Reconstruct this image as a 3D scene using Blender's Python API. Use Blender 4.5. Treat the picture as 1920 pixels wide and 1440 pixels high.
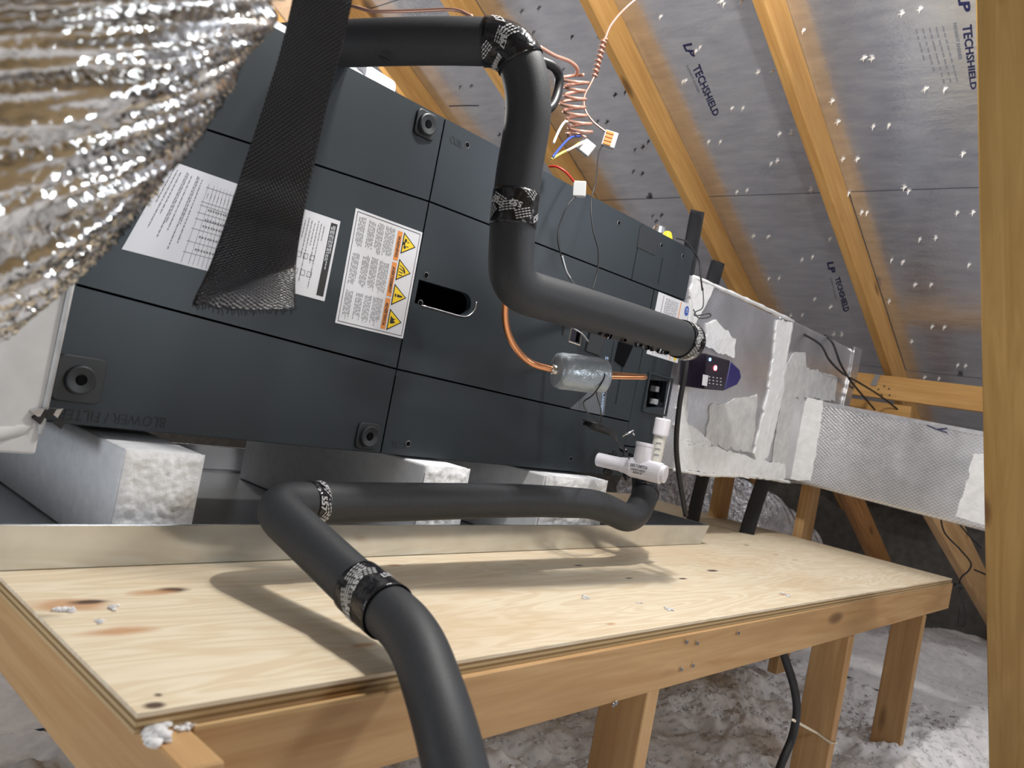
import bpy, math, random
import numpy as np
from mathutils import Vector, Matrix, noise
for o in list(bpy.data.objects): bpy.data.objects.remove(o)
SC = bpy.context.scene
COL = SC.collection
random.seed(7); RNG = np.random.default_rng(7)

# ------------------------------------------------------------------ camera
R = np.array([.661, -.727, .188]); D = np.array([.138, -.128, -.982]); FW = np.cross(R, D)
FW = FW/np.linalg.norm(FW); R = R/np.linalg.norm(R); D = np.cross(FW, R)
FPX = 1494.2
CP = np.array([0, 0, .33])
cam = bpy.data.cameras.new('camera'); camo = bpy.data.objects.new('camera', cam); COL.objects.link(camo)
m = Matrix.Identity(4)
for i in range(3):
    m[i][0] = R[i]; m[i][1] = -D[i]; m[i][2] = -FW[i]; m[i][3] = CP[i]
camo.matrix_world = m
cam.sensor_width = 36; cam.lens = FPX/1920*36; cam.clip_start = .02
cam.dof.use_dof = True; cam.dof.focus_distance = 1.7; cam.dof.aperture_fstop = 6.0
SC.camera = camo

# ------------------------------------------------------------------ light
w = bpy.data.worlds.new('attic_dark'); SC.world = w; w.use_nodes = True
w.node_tree.nodes['Background'].inputs[0].default_value = (.55, .6, .7, 1)
w.node_tree.nodes['Background'].inputs[1].default_value = .02
def lamp(name, loc, power, size, col):
    l = bpy.data.lights.new(name, 'POINT'); l.energy = power; l.shadow_soft_size = size; l.color = col
    o = bpy.data.objects.new(name, l); COL.objects.link(o); o.location = loc; return o
lamp('ceiling_bulb', (1.12, .72, 1.62), 38, .03, (1, .97, .92))
lamp('ceiling_bulb', (1.23, .76, 1.62), 22, .03, (1, .97, .92))
lamp('work_lamp', (1.12, -.32, .52), 9, .09, (.84, .92, 1))
lamp('left_fill_lamp', (-.40, .98, .07), 6.5, .10, (.88, .94, 1))  # added fill, low at the left, brightens the foam block sides
lamp('far_fill_lamp', (3.0, -.9, 1.0), 20, .15, (.95, .97, 1))  # added fill for the far floor that the foil deck mirrors
lamp('rear_fill_lamp', (1.5, 3.3, 1.45), 30, .06, (1, .97, .93))  # added fill behind the cabinet, lifts the floor mirrored in the foil
SC.view_settings.view_transform = 'Standard'; SC.view_settings.look = 'None'
SC.view_settings.gamma = 1; SC.view_settings.use_curve_mapping = False
SC.view_settings.exposure = .55

# ------------------------------------------------------------------ projection helpers
def ray(px, py): return ((px-960)/FPX)*R + ((py-720)/FPX)*D + FW
def on(px, py, ax, val):
    r = ray(px, py); return CP + r*((val-CP[ax])/r[ax])
def at(px, py, t): return CP + ray(px, py)*t
def roofp(px, py, h):
    r = ray(px, py); return CP + r*((h-CP[2])/(r[2]+.5*r[0]))
YU = 1.2
def U(px, py, y=YU): return on(px, py, 1, y)

# ------------------------------------------------------------------ materials
MATS = {}
def mat(name, col=(.5, .5, .5), rough=.5, metal=0, spec=.5, emit=None, estr=0):
    mt = bpy.data.materials.new(name); mt.use_nodes = True
    b = mt.node_tree.nodes['Principled BSDF']
    b.inputs['Base Color'].default_value = (*col, 1); b.inputs['Roughness'].default_value = rough
    b.inputs['Metallic'].default_value = metal; b.inputs['Specular IOR Level'].default_value = spec
    if emit: b.inputs['Emission Color'].default_value = (*emit, 1); b.inputs['Emission Strength'].default_value = estr
    MATS[name] = mt; return mt
class NT:
    def __init__(s, mt): s.t = mt.node_tree; s.b = s.t.nodes['Principled BSDF']
    def n(s, typ, **k):
        nd = s.t.nodes.new(typ)
        for a, v in k.items():
            if a.startswith('i_'):
                key = a[2:]; key = int(key) if key.isdigit() else key.replace('_', ' ')
                nd.inputs[key].default_value = v
            else: setattr(nd, a, v)
        return nd
    def l(s, a, b): s.t.links.new(a, b)
    def coord(s, scale=(1, 1, 1), which='Object', offs=None, rot=(0, 0, 0)):
        c = s.n('ShaderNodeTexCoord'); mp = s.n('ShaderNodeMapping')
        mp.inputs['Scale'].default_value = scale; mp.inputs['Rotation'].default_value = rot
        s.l(c.outputs[which], mp.inputs['Vector'])
        if offs:
            oi = s.n('ShaderNodeObjectInfo'); v = s.n('ShaderNodeVectorMath', operation='SCALE'); v.inputs[0].default_value = (31, 17, 23)
            s.l(oi.outputs['Random'], v.inputs['Scale']); s.l(v.outputs[0], mp.inputs['Location'])
        return mp.outputs[0]
    def noise(s, vec, scale, detail=4, rough=.5, dist=0):
        n = s.n('ShaderNodeTexNoise'); n.inputs['Scale'].default_value = scale; n.inputs['Detail'].default_value = detail
        n.inputs['Roughness'].default_value = rough; n.inputs['Distortion'].default_value = dist
        if vec is not None: s.l(vec, n.inputs['Vector'])
        return n.outputs['Fac']
    def ramp(s, fac, stops, interp='LINEAR'):
        r = s.n('ShaderNodeValToRGB'); r.color_ramp.interpolation = interp
        e = r.color_ramp.elements
        while len(e) < len(stops): e.new(.5)
        for el, (p, c) in zip(e, stops):
            el.position = p; el.color = (*c, 1) if len(c) == 3 else c
        s.l(fac, r.inputs[0]); return r.outputs[0]
    def mix(s, fac, a, b, mode='MIX'):
        mx = s.n('ShaderNodeMix', data_type='RGBA', blend_type=mode)
        for sock, v in ((0, fac), (6, a), (7, b)):
            if isinstance(v, (int, float)): mx.inputs[sock].default_value = v
            elif isinstance(v, tuple): mx.inputs[sock].default_value = (*v, 1)
            else: s.l(v, mx.inputs[sock])
        return mx.outputs[2]
    def math(s, op, a, b=None):
        mn = s.n('ShaderNodeMath', operation=op)
        for i, v in enumerate((a, b)):
            if v is None: continue
            if isinstance(v, (int, float)): mn.inputs[i].default_value = v
            else: s.l(v, mn.inputs[i])
        return mn.outputs[0]
    def bump(s, h, strength, dist=.01):
        bp = s.n('ShaderNodeBump'); bp.inputs['Strength'].default_value = strength; bp.inputs['Distance'].default_value = dist
        s.l(h, bp.inputs['Height']); s.l(bp.outputs[0], s.b.inputs['Normal'])
    def color(s, c): s.l(c, s.b.inputs['Base Color'])

def wood(name, light, dark, knot=(.09, .035, .012), knots=True, rough=.55):
    """lumber, grain along the board's own X axis"""
    mt = mat(name, light, rough, spec=.3); t = NT(mt)
    v = t.coord((1.2, 22, 22), offs=True)
    a = t.noise(v, 1.6, 5, .55, 1.2)
    v2 = t.coord((3, 160, 160), offs=True); f = t.noise(v2, 1.0, 3)
    c = t.ramp(a, [(.28, dark), (.46, tuple((x+y)/2 for x, y in zip(light, dark))), (.62, light)])
    c = t.mix(t.math('MULTIPLY', f, .35), c, dark)
    v4 = t.coord((1.5, 6, 6), offs=True); bl = t.noise(v4, 1.2, 3)
    c = t.mix(t.ramp(bl, [(.5, (0, 0, 0)), (.75, (.6, .6, .6))]), c, tuple(x*.72 for x in dark))
    if knots:
        v3 = t.coord((3.2, 11, 11), offs=True)
        vo = t.n('ShaderNodeTexVoronoi', feature='F1'); vo.inputs['Scale'].default_value = 1.0
        t.l(v3, vo.inputs['Vector'])
        k = t.ramp(vo.outputs['Distance'], [(.0, (1, 1, 1)), (.10, (.85, .85, .85)), (.2, (0, 0, 0))])
        c = t.mix(t.math('MULTIPLY', k, .75), c, knot)
    t.color(c); t.bump(f, .12, .002); return mt
wood('rafter_wood', (.60, .35, .125), (.45, .23, .065))
wood('lumber', (.60, .385, .185), (.44, .245, .10))
wood('dim_lumber', (.42, .21, .07), (.27, .115, .035))  # darker lumber copy, the gap's shade is put into its colour
wood('post_wood', (.47, .295, .10), (.35, .20, .055))
wood('end_grain', (.60, .40, .19), (.45, .27, .11), knots=False)

def plywood():
    mt = mat('plywood', (.78, .62, .4), .55, spec=.3); t = NT(mt)
    v = t.coord((.9, 7, 7)); a = t.noise(v, 1.5, 3, .5, 2.2)
    w_ = t.n('ShaderNodeMath', operation='SINE'); t.l(t.math('MULTIPLY', a, 46), w_.inputs[0])
    ring = t.math('MULTIPLY', t.math('ADD', w_.outputs[0], 1), .5)
    v2 = t.coord((4, 120, 120)); f = t.noise(v2, 1.0, 4)
    c = t.mix(t.math('MULTIPLY', ring, .5), (.82, .725, .56), (.62, .47, .29))
    c = t.mix(t.math('MULTIPLY', f, .25), c, (.60, .42, .23))
    b = t.noise(t.coord((1.2, 3, 3)), 1.4, 3)
    c = t.mix(t.ramp(b, [(.5, (0, 0, 0)), (.72, (.45, .45, .45))]), c, (.62, .42, .24))
    tc = t.n('ShaderNodeTexCoord')
    wob = t.n('ShaderNodeTexNoise'); wob.inputs['Scale'].default_value = 14; t.l(tc.outputs['Object'], wob.inputs['Vector'])
    for (px, py, rx, ry, kind) in KNOTS:
        p = on(px, py, 2, 0)
        mp = t.n('ShaderNodeMapping', vector_type='TEXTURE')
        mp.inputs['Location'].default_value = (p[0], p[1], 0); mp.inputs['Scale'].default_value = (rx, ry, 1)
        t.l(tc.outputs['Object'], mp.inputs['Vector'])
        ln = t.n('ShaderNodeVectorMath', operation='LENGTH'); t.l(mp.outputs[0], ln.inputs[0])
        d = t.math('ADD', ln.outputs['Value'], t.math('MULTIPLY', t.math('SUBTRACT', wob.outputs['Fac'], .5), 1.1))
        if kind == 'dark': c = t.mix(t.ramp(d, [(.45, (.95, .95, .95)), (1.0, (0, 0, 0))]), c, (.07, .04, .028))
        else: c = t.mix(t.ramp(d, [(.4, (.75, .75, .75)), (1.1, (0, 0, 0))]), c, (.50, .24, .10))
    t.color(c); t.bump(f, .1, .002); return mt
KNOTS = [(325, 1106, .030, .013, 'dark'), (288, 1111, .042, .014, 'red'), (140, 1133, .055, .026, 'red'), (172, 1128, .026, .010, 'dark'),
         (225, 1183, .050, .017, 'red'), (297, 1303, .006, .006, 'dark'), (290, 1322, .012, .008, 'dark'), (1280, 1085, .022, .008, 'dark'),
         (1335, 1070, .03, .009, 'dark'), (1400, 1022, .022, .007, 'dark'), (1455, 1040, .03, .008, 'red'), (1490, 1050, .03, .008, 'red'),
         (1470, 1115, .03, .009, 'red'), (1180, 1084, .02, .006, 'dark'), (1085, 1060, .02, .006, 'dark'), (800, 1022, .02, .012, 'red'),
         (740, 1060, .02, .008, 'red'), (1145, 1170, .016, .006, 'red'), (680, 1210, .02, .006, 'red'), (1600, 1000, .03, .012, 'red')]
plywood()
mat('veneer_dark', (.30, .185, .075), .7); mat('veneer_light', (.52, .37, .19), .7)

def foil_deck():
    mt = mat('foil_deck', (.74, .77, .83), .2, .84); t = NT(mt)
    v = t.coord((6, 1.6, 6)); a = t.noise(v, 5, 5, .6)
    f = t.noise(t.coord((60, 25, 60)), 2, 3, .6)
    c = t.ramp(a, [(.3, (.60, .63, .70)), (.7, (.80, .83, .89))])
    t.color(c)
    rr = t.n('ShaderNodeMapRange'); rr.inputs['To Min'].default_value = .13; rr.inputs['To Max'].default_value = .27
    t.l(a, rr.inputs['Value']); t.l(rr.outputs[0], t.b.inputs['Roughness'])
    h = t.math('ADD', t.math('MULTIPLY', a, .7), t.math('MULTIPLY', f, .3))
    t.bump(h, .35, .006)
foil_deck()
def duct_board():
    mt = mat('duct_foil', (.72, .71, .72), .3, .88); t = NT(mt)
    v = t.coord((1, 1, 1), rot=(0, 0, 0))
    sp = t.n('ShaderNodeSeparateXYZ'); t.l(v, sp.inputs[0])
    u = t.math('ADD', sp.outputs[0], sp.outputs[1])
    def lines(sx, sz):
        q = t.math('ADD', t.math('MULTIPLY', u, sx), t.math('MULTIPLY', sp.outputs[2], sz))
        s_ = t.math('FRACT', q); s2 = t.math('ABSOLUTE', t.math('SUBTRACT', s_, .5)); return t.math('GREATER_THAN', s2, .42)
    hatch = t.math('MAXIMUM', lines(60, 84), lines(60, -84))
    n = t.noise(v, 9, 4, .6)
    c = t.mix(t.math('MULTIPLY', hatch, .5), t.ramp(n, [(.3, (.46, .455, .47)), (.7, (.64, .64, .67))]), (.95, .96, 1))
    t.color(c)
    rr = t.n('ShaderNodeMapRange'); rr.inputs['To Min'].default_value = .22; rr.inputs['To Max'].default_value = .42
    t.l(n, rr.inputs['Value']); t.l(rr.outputs[0], t.b.inputs['Roughness'])
    t.bump(t.math('ADD', t.math('MULTIPLY', hatch, .5), n), .3, .004)
duct_board()
def speckled(name, c1, c2, scale, rough, bump=0, bd=.005, metal=0, detail=4, spec=.5):
    mt = mat(name, c1, rough, metal, spec); t = NT(mt)
    n = t.noise(t.coord(), scale, detail, .6); t.color(t.ramp(n, [(.35, c1), (.65, c2)]))
    if bump: t.bump(n, bump, bd)
    return mt
speckled('mastic', (.80, .81, .83), (.70, .71, .72), 30, .55, .5, .006)
speckled('dull_mastic', (.60, .60, .60), (.47, .47, .48), 22, .55, .5, .006)
speckled('foil_tape', (.72, .72, .74), (.60, .60, .62), 40, .34, .3, .003, 1)
speckled('plenum_grey', (.60, .59, .585), (.50, .495, .49), 10, .7, .2)
speckled('insulation', (.90, .88, .88), (.76, .74, .75), 25, .95, .5, .01)
_b = MATS['insulation'].node_tree.nodes['Principled BSDF']; _b.inputs['Subsurface Weight'].default_value = .5
_b.inputs['Subsurface Radius'].default_value = (.03, .028, .027); _b.inputs['Subsurface Scale'].default_value = .6
speckled('polystyrene', (.86, .87, .90), (.78, .79, .82), 60, .7, .1)
speckled('foam_broken', (.93, .94, .96), (.82, .83, .86), 130, .35, .4, .004)
speckled('pipe_rubber', (.021, .023, .027), (.028, .031, .036), 300, .58, .25, .001)
speckled('galvanized', (.66, .68, .70), (.54, .56, .58), 6, .22, .06, .003, 1)
speckled('far_foil', (.50, .50, .53), (.33, .33, .36), 25, .3, .7, .02, 1)
speckled('osb_wall', (.42, .43, .46), (.30, .31, .34), 30, .4, metal=.6)
speckled('dim_wall', (.10, .09, .08), (.06, .055, .05), 20, .8); speckled('gable_board', (.66, .50, .28), (.42, .28, .13), 9, .7)  # dim_wall: dark tone stands in for the unlit gap
# cabinet paint with fine orange peel
mt = mat('cabinet_paint', (.028, .037, .045), .40, .3, .5); t = NT(mt)
t.bump(t.noise(t.coord(), 900, 2), .05, .0005)
mat('cabinet_dark', (.004, .004, .005), .8, spec=.05)
mat('latch_plastic', (.018, .021, .025), .45)
mat('print_dark', (.03, .03, .035), .6); mat('print_grey', (.20, .20, .22), .6); mat('print_navy', (.012, .016, .075), .5)
mat('print_fade', (.25, .26, .29), .5)
mat('emboss', (.008, .010, .013), .6)
mat('sticker_white', (.68, .70, .76), .45); mat('sticker_label', (.66, .67, .71), .35)
mat('orange_ink', (.75, .27, .06), .45); mat('yellow_ink', (.85, .60, .02), .4); mat('black_ink', (.02, .02, .02), .5)
mat('blue_ink', (.03, .09, .42), .4); mat('light_blue_ink', (.38, .52, .75), .4); mat('grey_ink', (.10, .11, .13), .5)
mat('screw_metal', (.25, .25, .26), .35, 1); mat('bright_steel', (.86, .86, .88), .25, 1)
mat('nail_steel', (.9, .88, .86), .3, .6); mat('splinter', (.85, .82, .78), .5)
mat('dark_splinter', (.05, .05, .055), .6)
mat('copper', (.78, .36, .18), .28, 1); mat('copper_wire', (.62, .36, .28), .32, .6); mat('solder', (.68, .66, .64), .3, 1)
mat('pvc', (.84, .82, .88), .3); mat('pvc_tan', (.72, .70, .64), .4)
mat('black_wire', (.012, .012, .014), .45); mat('grey_wire', (.35, .36, .38), .4); mat('red_wire', (.55, .03, .02), .4)
mat('blue_wire', (.03, .07, .35), .4); mat('yellow_wire', (.7, .6, .15), .5); mat('white_wire', (.8, .76, .72), .5)
mat('lever_body', (.60, .61, .62), .35); mat('lever_orange', (.75, .24, .05), .4)
mat('device_black', (.014, .010, .022), .25); mat('device_blue', (.015, .012, .12), .3)
mat('led_red', (.8, .05, .05), .4, emit=(1, .06, .09), estr=18); mat('led_blue', (.1, .3, .8), .4, emit=(.15, .45, 1), estr=5)
mat('yellow_cap', (.85, .68, .03), .4); mat('zip_tie', (.75, .66, .52), .5)
def tape_black():
    mt = mat('tape_black', (.010, .010, .012), .16); t = NT(mt)
    t.bump(t.noise(t.coord((1, 1, 1)), 55, 3, .5, .6), .5, .006)
tape_black()
mat('tape_print', (.55, .55, .56), .4)
mt = mat('grey_tape', (.33, .37, .41), .28, .25); t = NT(mt); t.bump(t.noise(t.coord(), 45, 4, .5, 1.0), .6, .006)
mt = mat('plastic_bag', (.78, .80, .86), .25); mt.node_tree.nodes['Principled BSDF'].inputs['Alpha'].default_value = .8
t = NT(mt); t.bump(t.noise(t.coord(), 25, 4), .6, .01)
def webbing():
    mt = mat('webbing', (.003, .004, .008), .17, spec=.55); t = NT(mt)
    wv = t.n('ShaderNodeTexCoord'); mp = t.n('ShaderNodeMapping'); mp.inputs['Scale'].default_value = (34, 1, 1)
    t.l(wv.outputs['UV'], mp.inputs[0])
    sp = t.n('ShaderNodeSeparateXYZ'); t.l(wv.outputs['UV'], sp.inputs[0])
    a = t.math('SINE', t.math('MULTIPLY', sp.outputs[0], 2*math.pi*95)); b = t.math('SINE', t.math('MULTIPLY', sp.outputs[1], 2*math.pi*15))
    h = t.math('MULTIPLY', a, b); t.bump(h, .7, .0012)
webbing()
def jacket():
    mt = mat('duct_jacket', (.72, .70, .67), .12, 1); t = NT(mt)
    n = t.noise(t.coord((7, 70, 1), 'UV'), 1.0, 4, .6, .5); n2 = t.noise(t.coord(), 18, 3); t.bump(t.math('ADD', n, t.math('MULTIPLY', n2, .2)), .15, .012)
    t.color(t.ramp(n, [(.3, (.56, .55, .53)), (.7, (.80, .79, .78))]))
jacket()

# ------------------------------------------------------------------ mesh helpers
class MB:
    def __init__(s): s.v = []; s.f = []; s.uv = None
    def add(s, vs, fs):
        o = len(s.v); s.v += [tuple(map(float, p)) for p in vs]; s.f += [tuple(i+o for i in f) for f in fs]; return s
    def box(s, lo, hi, M=None):
        x0, y0, z0 = lo; x1, y1, z1 = hi
        vs = [(x0, y0, z0), (x1, y0, z0), (x1, y1, z0), (x0, y1, z0), (x0, y0, z1), (x1, y0, z1), (x1, y1, z1), (x0, y1, z1)]
        if M is not None: vs = [M @ Vector(p) for p in vs]
        return s.add(vs, [(0, 3, 2, 1), (4, 5, 6, 7), (0, 1, 5, 4), (1, 2, 6, 5), (2, 3, 7, 6), (3, 0, 4, 7)])
    def hexa(s, a, b):  # a: 4 pts, b: 4 pts (offset copies)
        return s.add(list(a)+list(b), [(0, 1, 2, 3), (7, 6, 5, 4), (0, 4, 5, 1), (1, 5, 6, 2), (2, 6, 7, 3), (3, 7, 4, 0)])
    def poly(s, pts, off):
        n = len(pts); off = np.array(off); a = [np.array(p) for p in pts]
        return s.add(a+[p+off for p in a], [tuple(range(n)), tuple(range(2*n-1, n-1, -1))]+[(i, i+n, (i+1) % n+n, (i+1) % n) for i in range(n)])
    def tube(s, path, r, seg=16, cap=True, wob=None):
        P = [np.array(p, float) for p in path]; n = len(P)
        rr = r if callable(r) else (lambda q: r)
        Fr = frames(P); rings = []
        for i in range(n):
            ring = []
            for j in range(seg):
                a = 2*math.pi*j/seg; rad = rr(i/(n-1))
                if wob: rad *= wob(i/(n-1), a)
                ring.append(P[i]+rad*(math.cos(a)*Fr[i][0]+math.sin(a)*Fr[i][1]))
            rings += ring
        fs = [(i*seg+j, i*seg+(j+1) % seg, (i+1)*seg+(j+1) % seg, (i+1)*seg+j) for i in range(n-1) for j in range(seg)]
        if cap: fs += [tuple(range(seg-1, -1, -1)), tuple((n-1)*seg+j for j in range(seg))]
        return s.add(rings, fs)
    def lathe(s, c, axis, prof, seg=24, ref=None):
        """prof: (along, radius) list"""
        ax = np.array(axis, float); ax /= np.linalg.norm(ax)
        rf = np.array(ref if ref is not None else ((0, 0, 1) if abs(ax[2]) < .9 else (1, 0, 0)), float)
        e1 = np.cross(ax, rf); e1 /= np.linalg.norm(e1); e2 = np.cross(ax, e1); c = np.array(c, float); rings = []
        for a_, r_ in prof:
            for j in range(seg):
                q = 2*math.pi*j/seg; rings.append(c+ax*a_+r_*(math.cos(q)*e1+math.sin(q)*e2))
        n = len(prof)
        fs = [(i*seg+j, (i+1)*seg+j, (i+1)*seg+(j+1) % seg, i*seg+(j+1) % seg) for i in range(n-1) for j in range(seg)]
        fs += [tuple(range(seg)), tuple((n-1)*seg+j for j in range(seg-1, -1, -1))]
        return s.add(rings, fs)
    def grid(s, fn, nu, nv, uv=False):
        vs = [fn(i/(nu-1), j/(nv-1)) for i in range(nu) for j in range(nv)]
        s.add(vs, [(i*nv+j, (i+1)*nv+j, (i+1)*nv+j+1, i*nv+j+1) for i in range(nu-1) for j in range(nv-1)])
        if uv: s.uv = [(i/(nu-1), j/(nv-1)) for i in range(nu) for j in range(nv)]
        return s
def frames(P):
    n = len(P); T = []
    for i in range(n):
        d = P[min(i+1, n-1)]-P[max(i-1, 0)]; T.append(d/np.linalg.norm(d))
    u = np.cross(T[0], (0, 0, 1) if abs(T[0][2]) < .9 else (1, 0, 0)); u /= np.linalg.norm(u); out = []
    for i in range(n):
        u = u-T[i]*(u@T[i]); u /= np.linalg.norm(u); out.append((u, np.cross(T[i], u), T[i]))
    return out
def smooth_path(pts, k=10):
    P = [np.array(p, float) for p in pts]; P = [2*P[0]-P[1]]+P+[2*P[-1]-P[-2]]; out = []
    for i in range(1, len(P)-2):
        for q in range(k):
            t_ = q/k; a, b, c, d = P[i-1:i+3]
            out.append(.5*((2*b)+(-a+c)*t_+(2*a-5*b+4*c-d)*t_*t_+(-a+3*b-3*c+d)*t_**3))
    out.append(P[-2]); return out
def bend_path(pts, rad, k=12):
    """polyline with rounded corners; rad a number or a list"""
    P = [np.array(p, float) for p in pts]; out = [P[0]]
    for i in range(1, len(P)-1):
        r_ = rad[i-1] if isinstance(rad, (list, tuple)) else rad
        a = P[i-1]-P[i]; b = P[i+1]-P[i]; la, lb = np.linalg.norm(a), np.linalg.norm(b); r_ = min(r_, la*.48, lb*.48)
        s0 = P[i]+a/la*r_; s1 = P[i]+b/lb*r_
        for q in range(k+1):
            t_ = q/k; out.append((1-t_)**2*s0+2*t_*(1-t_)*P[i]+t_*t_*s1)
    out.append(P[-1])
    # resample evenly
    L = [0]
    for i in range(1, len(out)): L.append(L[-1]+np.linalg.norm(out[i]-out[i-1]))
    n = max(8, int(L[-1]/.008)); A = np.array(out); q = np.linspace(0, L[-1], n)
    return [np.array([np.interp(z, L, A[:, k_]) for k_ in range(3)]) for z in q]

ORG = {}
def link(o, parent, origin):
    COL.objects.link(o)
    if parent is not None:
        o.parent = parent; o.location = Vector(origin)-ORG[parent.name]
    else: o.location = origin
    ORG[o.name] = Vector(origin)
def obj(name, mb, material, parent=None, smooth=False, bev=0, origin=None, data=None):
    if data is None:
        V = np.array(mb.v)
        if origin is None:
            lo, hi = V.min(0), V.max(0); origin = (lo+hi)/2
            if parent is None: origin[2] = lo[2]
        me = bpy.data.meshes.new(name); me.from_pydata([tuple(p) for p in V-np.array(origin)], [], mb.f)
        if mb.uv:
            uvl = me.uv_layers.new(name='UVMap')
            for lp in me.loops: uvl.data[lp.index].uv = mb.uv[lp.vertex_index]
        if smooth: me.polygons.foreach_set('use_smooth', [True]*len(me.polygons))
        me.materials.append(MATS[material]); me.validate()
    else: me = data
    o = bpy.data.objects.new(name, me); link(o, parent, Vector(origin))
    if bev:
        b = o.modifiers.new('bevel', 'BEVEL'); b.width = bev; b.segments = 2; b.limit_method = 'ANGLE'; b.angle_limit = .7
    return o
def tag(o, label=None, cat=None, group=None, kind=None):
    if label: o['label'] = label
    if cat: o['category'] = cat
    if group: o['group'] = group
    if kind: o['kind'] = kind
    return o
def thing(name, loc, label=None, cat=None, group=None, kind=None):
    o = bpy.data.objects.new(name, None); link(o, None, Vector(loc)); o.empty_display_size = .05
    return tag(o, label, cat, group, kind)
def board(name, p0, p1, wid, thk, material, parent=None, side=(0, 0, 1), bev=.002, data=None):
    """lumber from p0 to p1 (centre line); wid along side, thk across; local X = grain"""
    p0, p1 = Vector(p0), Vector(p1); L = (p1-p0).length; X = (p1-p0).normalized()
    S = Vector(side); S = (S-X*S.dot(X)).normalized(); T = X.cross(S)
    mb = MB().box((-L/2, -wid/2, -thk/2), (L/2, wid/2, thk/2))
    me = bpy.data.meshes.new(name); me.from_pydata(mb.v, [], mb.f); me.materials.append(MATS[material])
    o = bpy.data.objects.new(name, me); link(o, parent, (p0+p1)/2)
    o.rotation_euler = Matrix((X, S, T)).transposed().to_euler()
    if bev:
        b = o.modifiers.new('bevel', 'BEVEL'); b.width = bev; b.segments = 1
    return o
def plate(name, outer, holes, y0, thk, material, parent, bev=0):
    """panel in an XZ plane with holes: outline points (x, z); thickness towards +Y from y0"""
    cu = bpy.data.curves.new(name, 'CURVE'); cu.dimensions = '2D'; cu.fill_mode = 'BOTH'; cu.extrude = thk/2
    cx, cz = np.mean([p[0] for p in outer]), np.mean([p[1] for p in outer])
    for lp in [outer]+holes:
        sp = cu.splines.new('POLY'); sp.points.add(len(lp)-1); sp.use_cyclic_u = True
        for q, (x, z) in zip(sp.points, lp): q.co = (x-cx, z-cz, 0, 1)
    tmp = bpy.data.objects.new('tmp', cu); COL.objects.link(tmp)
    dg = bpy.context.evaluated_depsgraph_get(); me = bpy.data.meshes.new_from_object(tmp.evaluated_get(dg))
    bpy.data.objects.remove(tmp); bpy.data.curves.remove(cu)
    for vtx in me.vertices: x, yy, z = vtx.co; vtx.co = (x, -z, yy)
    me.flip_normals() if False else None
    me.materials.clear(); me.materials.append(MATS[material]); me.name = name
    o = bpy.data.objects.new(name, me); link(o, parent, (cx, y0+thk/2, cz))
    if bev:
        b = o.modifiers.new('bevel', 'BEVEL'); b.width = bev; b.segments = 2; b.limit_method = 'ANGLE'; b.angle_limit = .9
    return o
TXT = {}
def text_mesh(s, bold=.0):
    if (s, bold) in TXT: return TXT[(s, bold)]
    cu = bpy.data.curves.new('t', 'FONT'); cu.body = s; cu.offset = bold; cu.resolution_u = 2
    tmp = bpy.data.objects.new('tmp', cu); COL.objects.link(tmp)
    dg = bpy.context.evaluated_depsgraph_get(); me = bpy.data.meshes.new_from_object(tmp.evaluated_get(dg))
    V = np.array([v.co[:2] for v in me.vertices]); Fc = [tuple(p.vertices) for p in me.polygons]
    bpy.data.objects.remove(tmp); bpy.data.curves.remove(cu); bpy.data.meshes.remove(me)
    V = (V-V.min(0))/(V.max(0)-V.min(0)); TXT[(s, bold)] = (V, Fc); return V, Fc
def bil(q, u, v):  # q: base-start, base-end, top-end, top-start
    a, b, c, d = [np.array(p) for p in q]; return (1-v)*((1-u)*a+u*b)+v*((1-u)*d+u*c)
def add_text(mb, s, quad, off=(0, 0, 0), bold=.0):
    V, Fc = text_mesh(s, bold); off = np.array(off)
    return mb.add([bil(quad, u, v)+off for u, v in V], Fc)

# ================================================================== SETTING
def hroof(x, h=2.89): return h-.5*x
nrm = np.array([.5, 0, 1])/math.sqrt(1.25)   # up, out of the roof
ceil = thing('ceiling', (1.5, 1.2, hroof(1.5)), kind='structure')
xs = [-1.35, -.213, .877, 1.967, 3.057, 4.14, 5.22, 6.6]
ys = [[-3.2, -1.2, 1.24, 3.68, 5.6], [-3.2, -2.4, .02, 2.46, 4.9, 5.6]]
for i in range(len(xs)-1):
    yy = ys[i % 2]
    for j in range(len(yy)-1):
        x0, x1, y0, y1 = xs[i]+.002, xs[i+1]-.002, yy[j]+.002, yy[j+1]-.002
        a = [np.array((x, y, hroof(x))) for x, y in ((x0, y0), (x1, y0), (x1, y1), (x0, y1))]
        obj('sheathing_panel', MB().hexa(a, [p+nrm*.012 for p in a]), 'foil_deck', ceil)
# the far slope beyond the ridge, behind the photographer
for j, (y0, y1) in enumerate(((-3.2, 1.24), (1.24, 5.6))):
    a = [np.array((x, y, 2.89+.5*1.35*2+.5*x)) for x, y in ((-5.2, y0), (-1.35, y0), (-1.35, y1), (-5.2, y1))]
    obj('sheathing_panel', MB().hexa(a, [p+np.array((0, 0, .012)) for p in a]), 'foil_deck', ceil)
# H clips on the sheathing seams
for px, py in ((1217, 369), (1800, 703), (1320, 366)):
    c = roofp(px, py, 2.885)
    obj('panel_clip', MB().box((-.012, -.009, -.006), (.012, .009, 0), Matrix.Translation(c)), 'dark_splinter', ceil)
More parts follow.
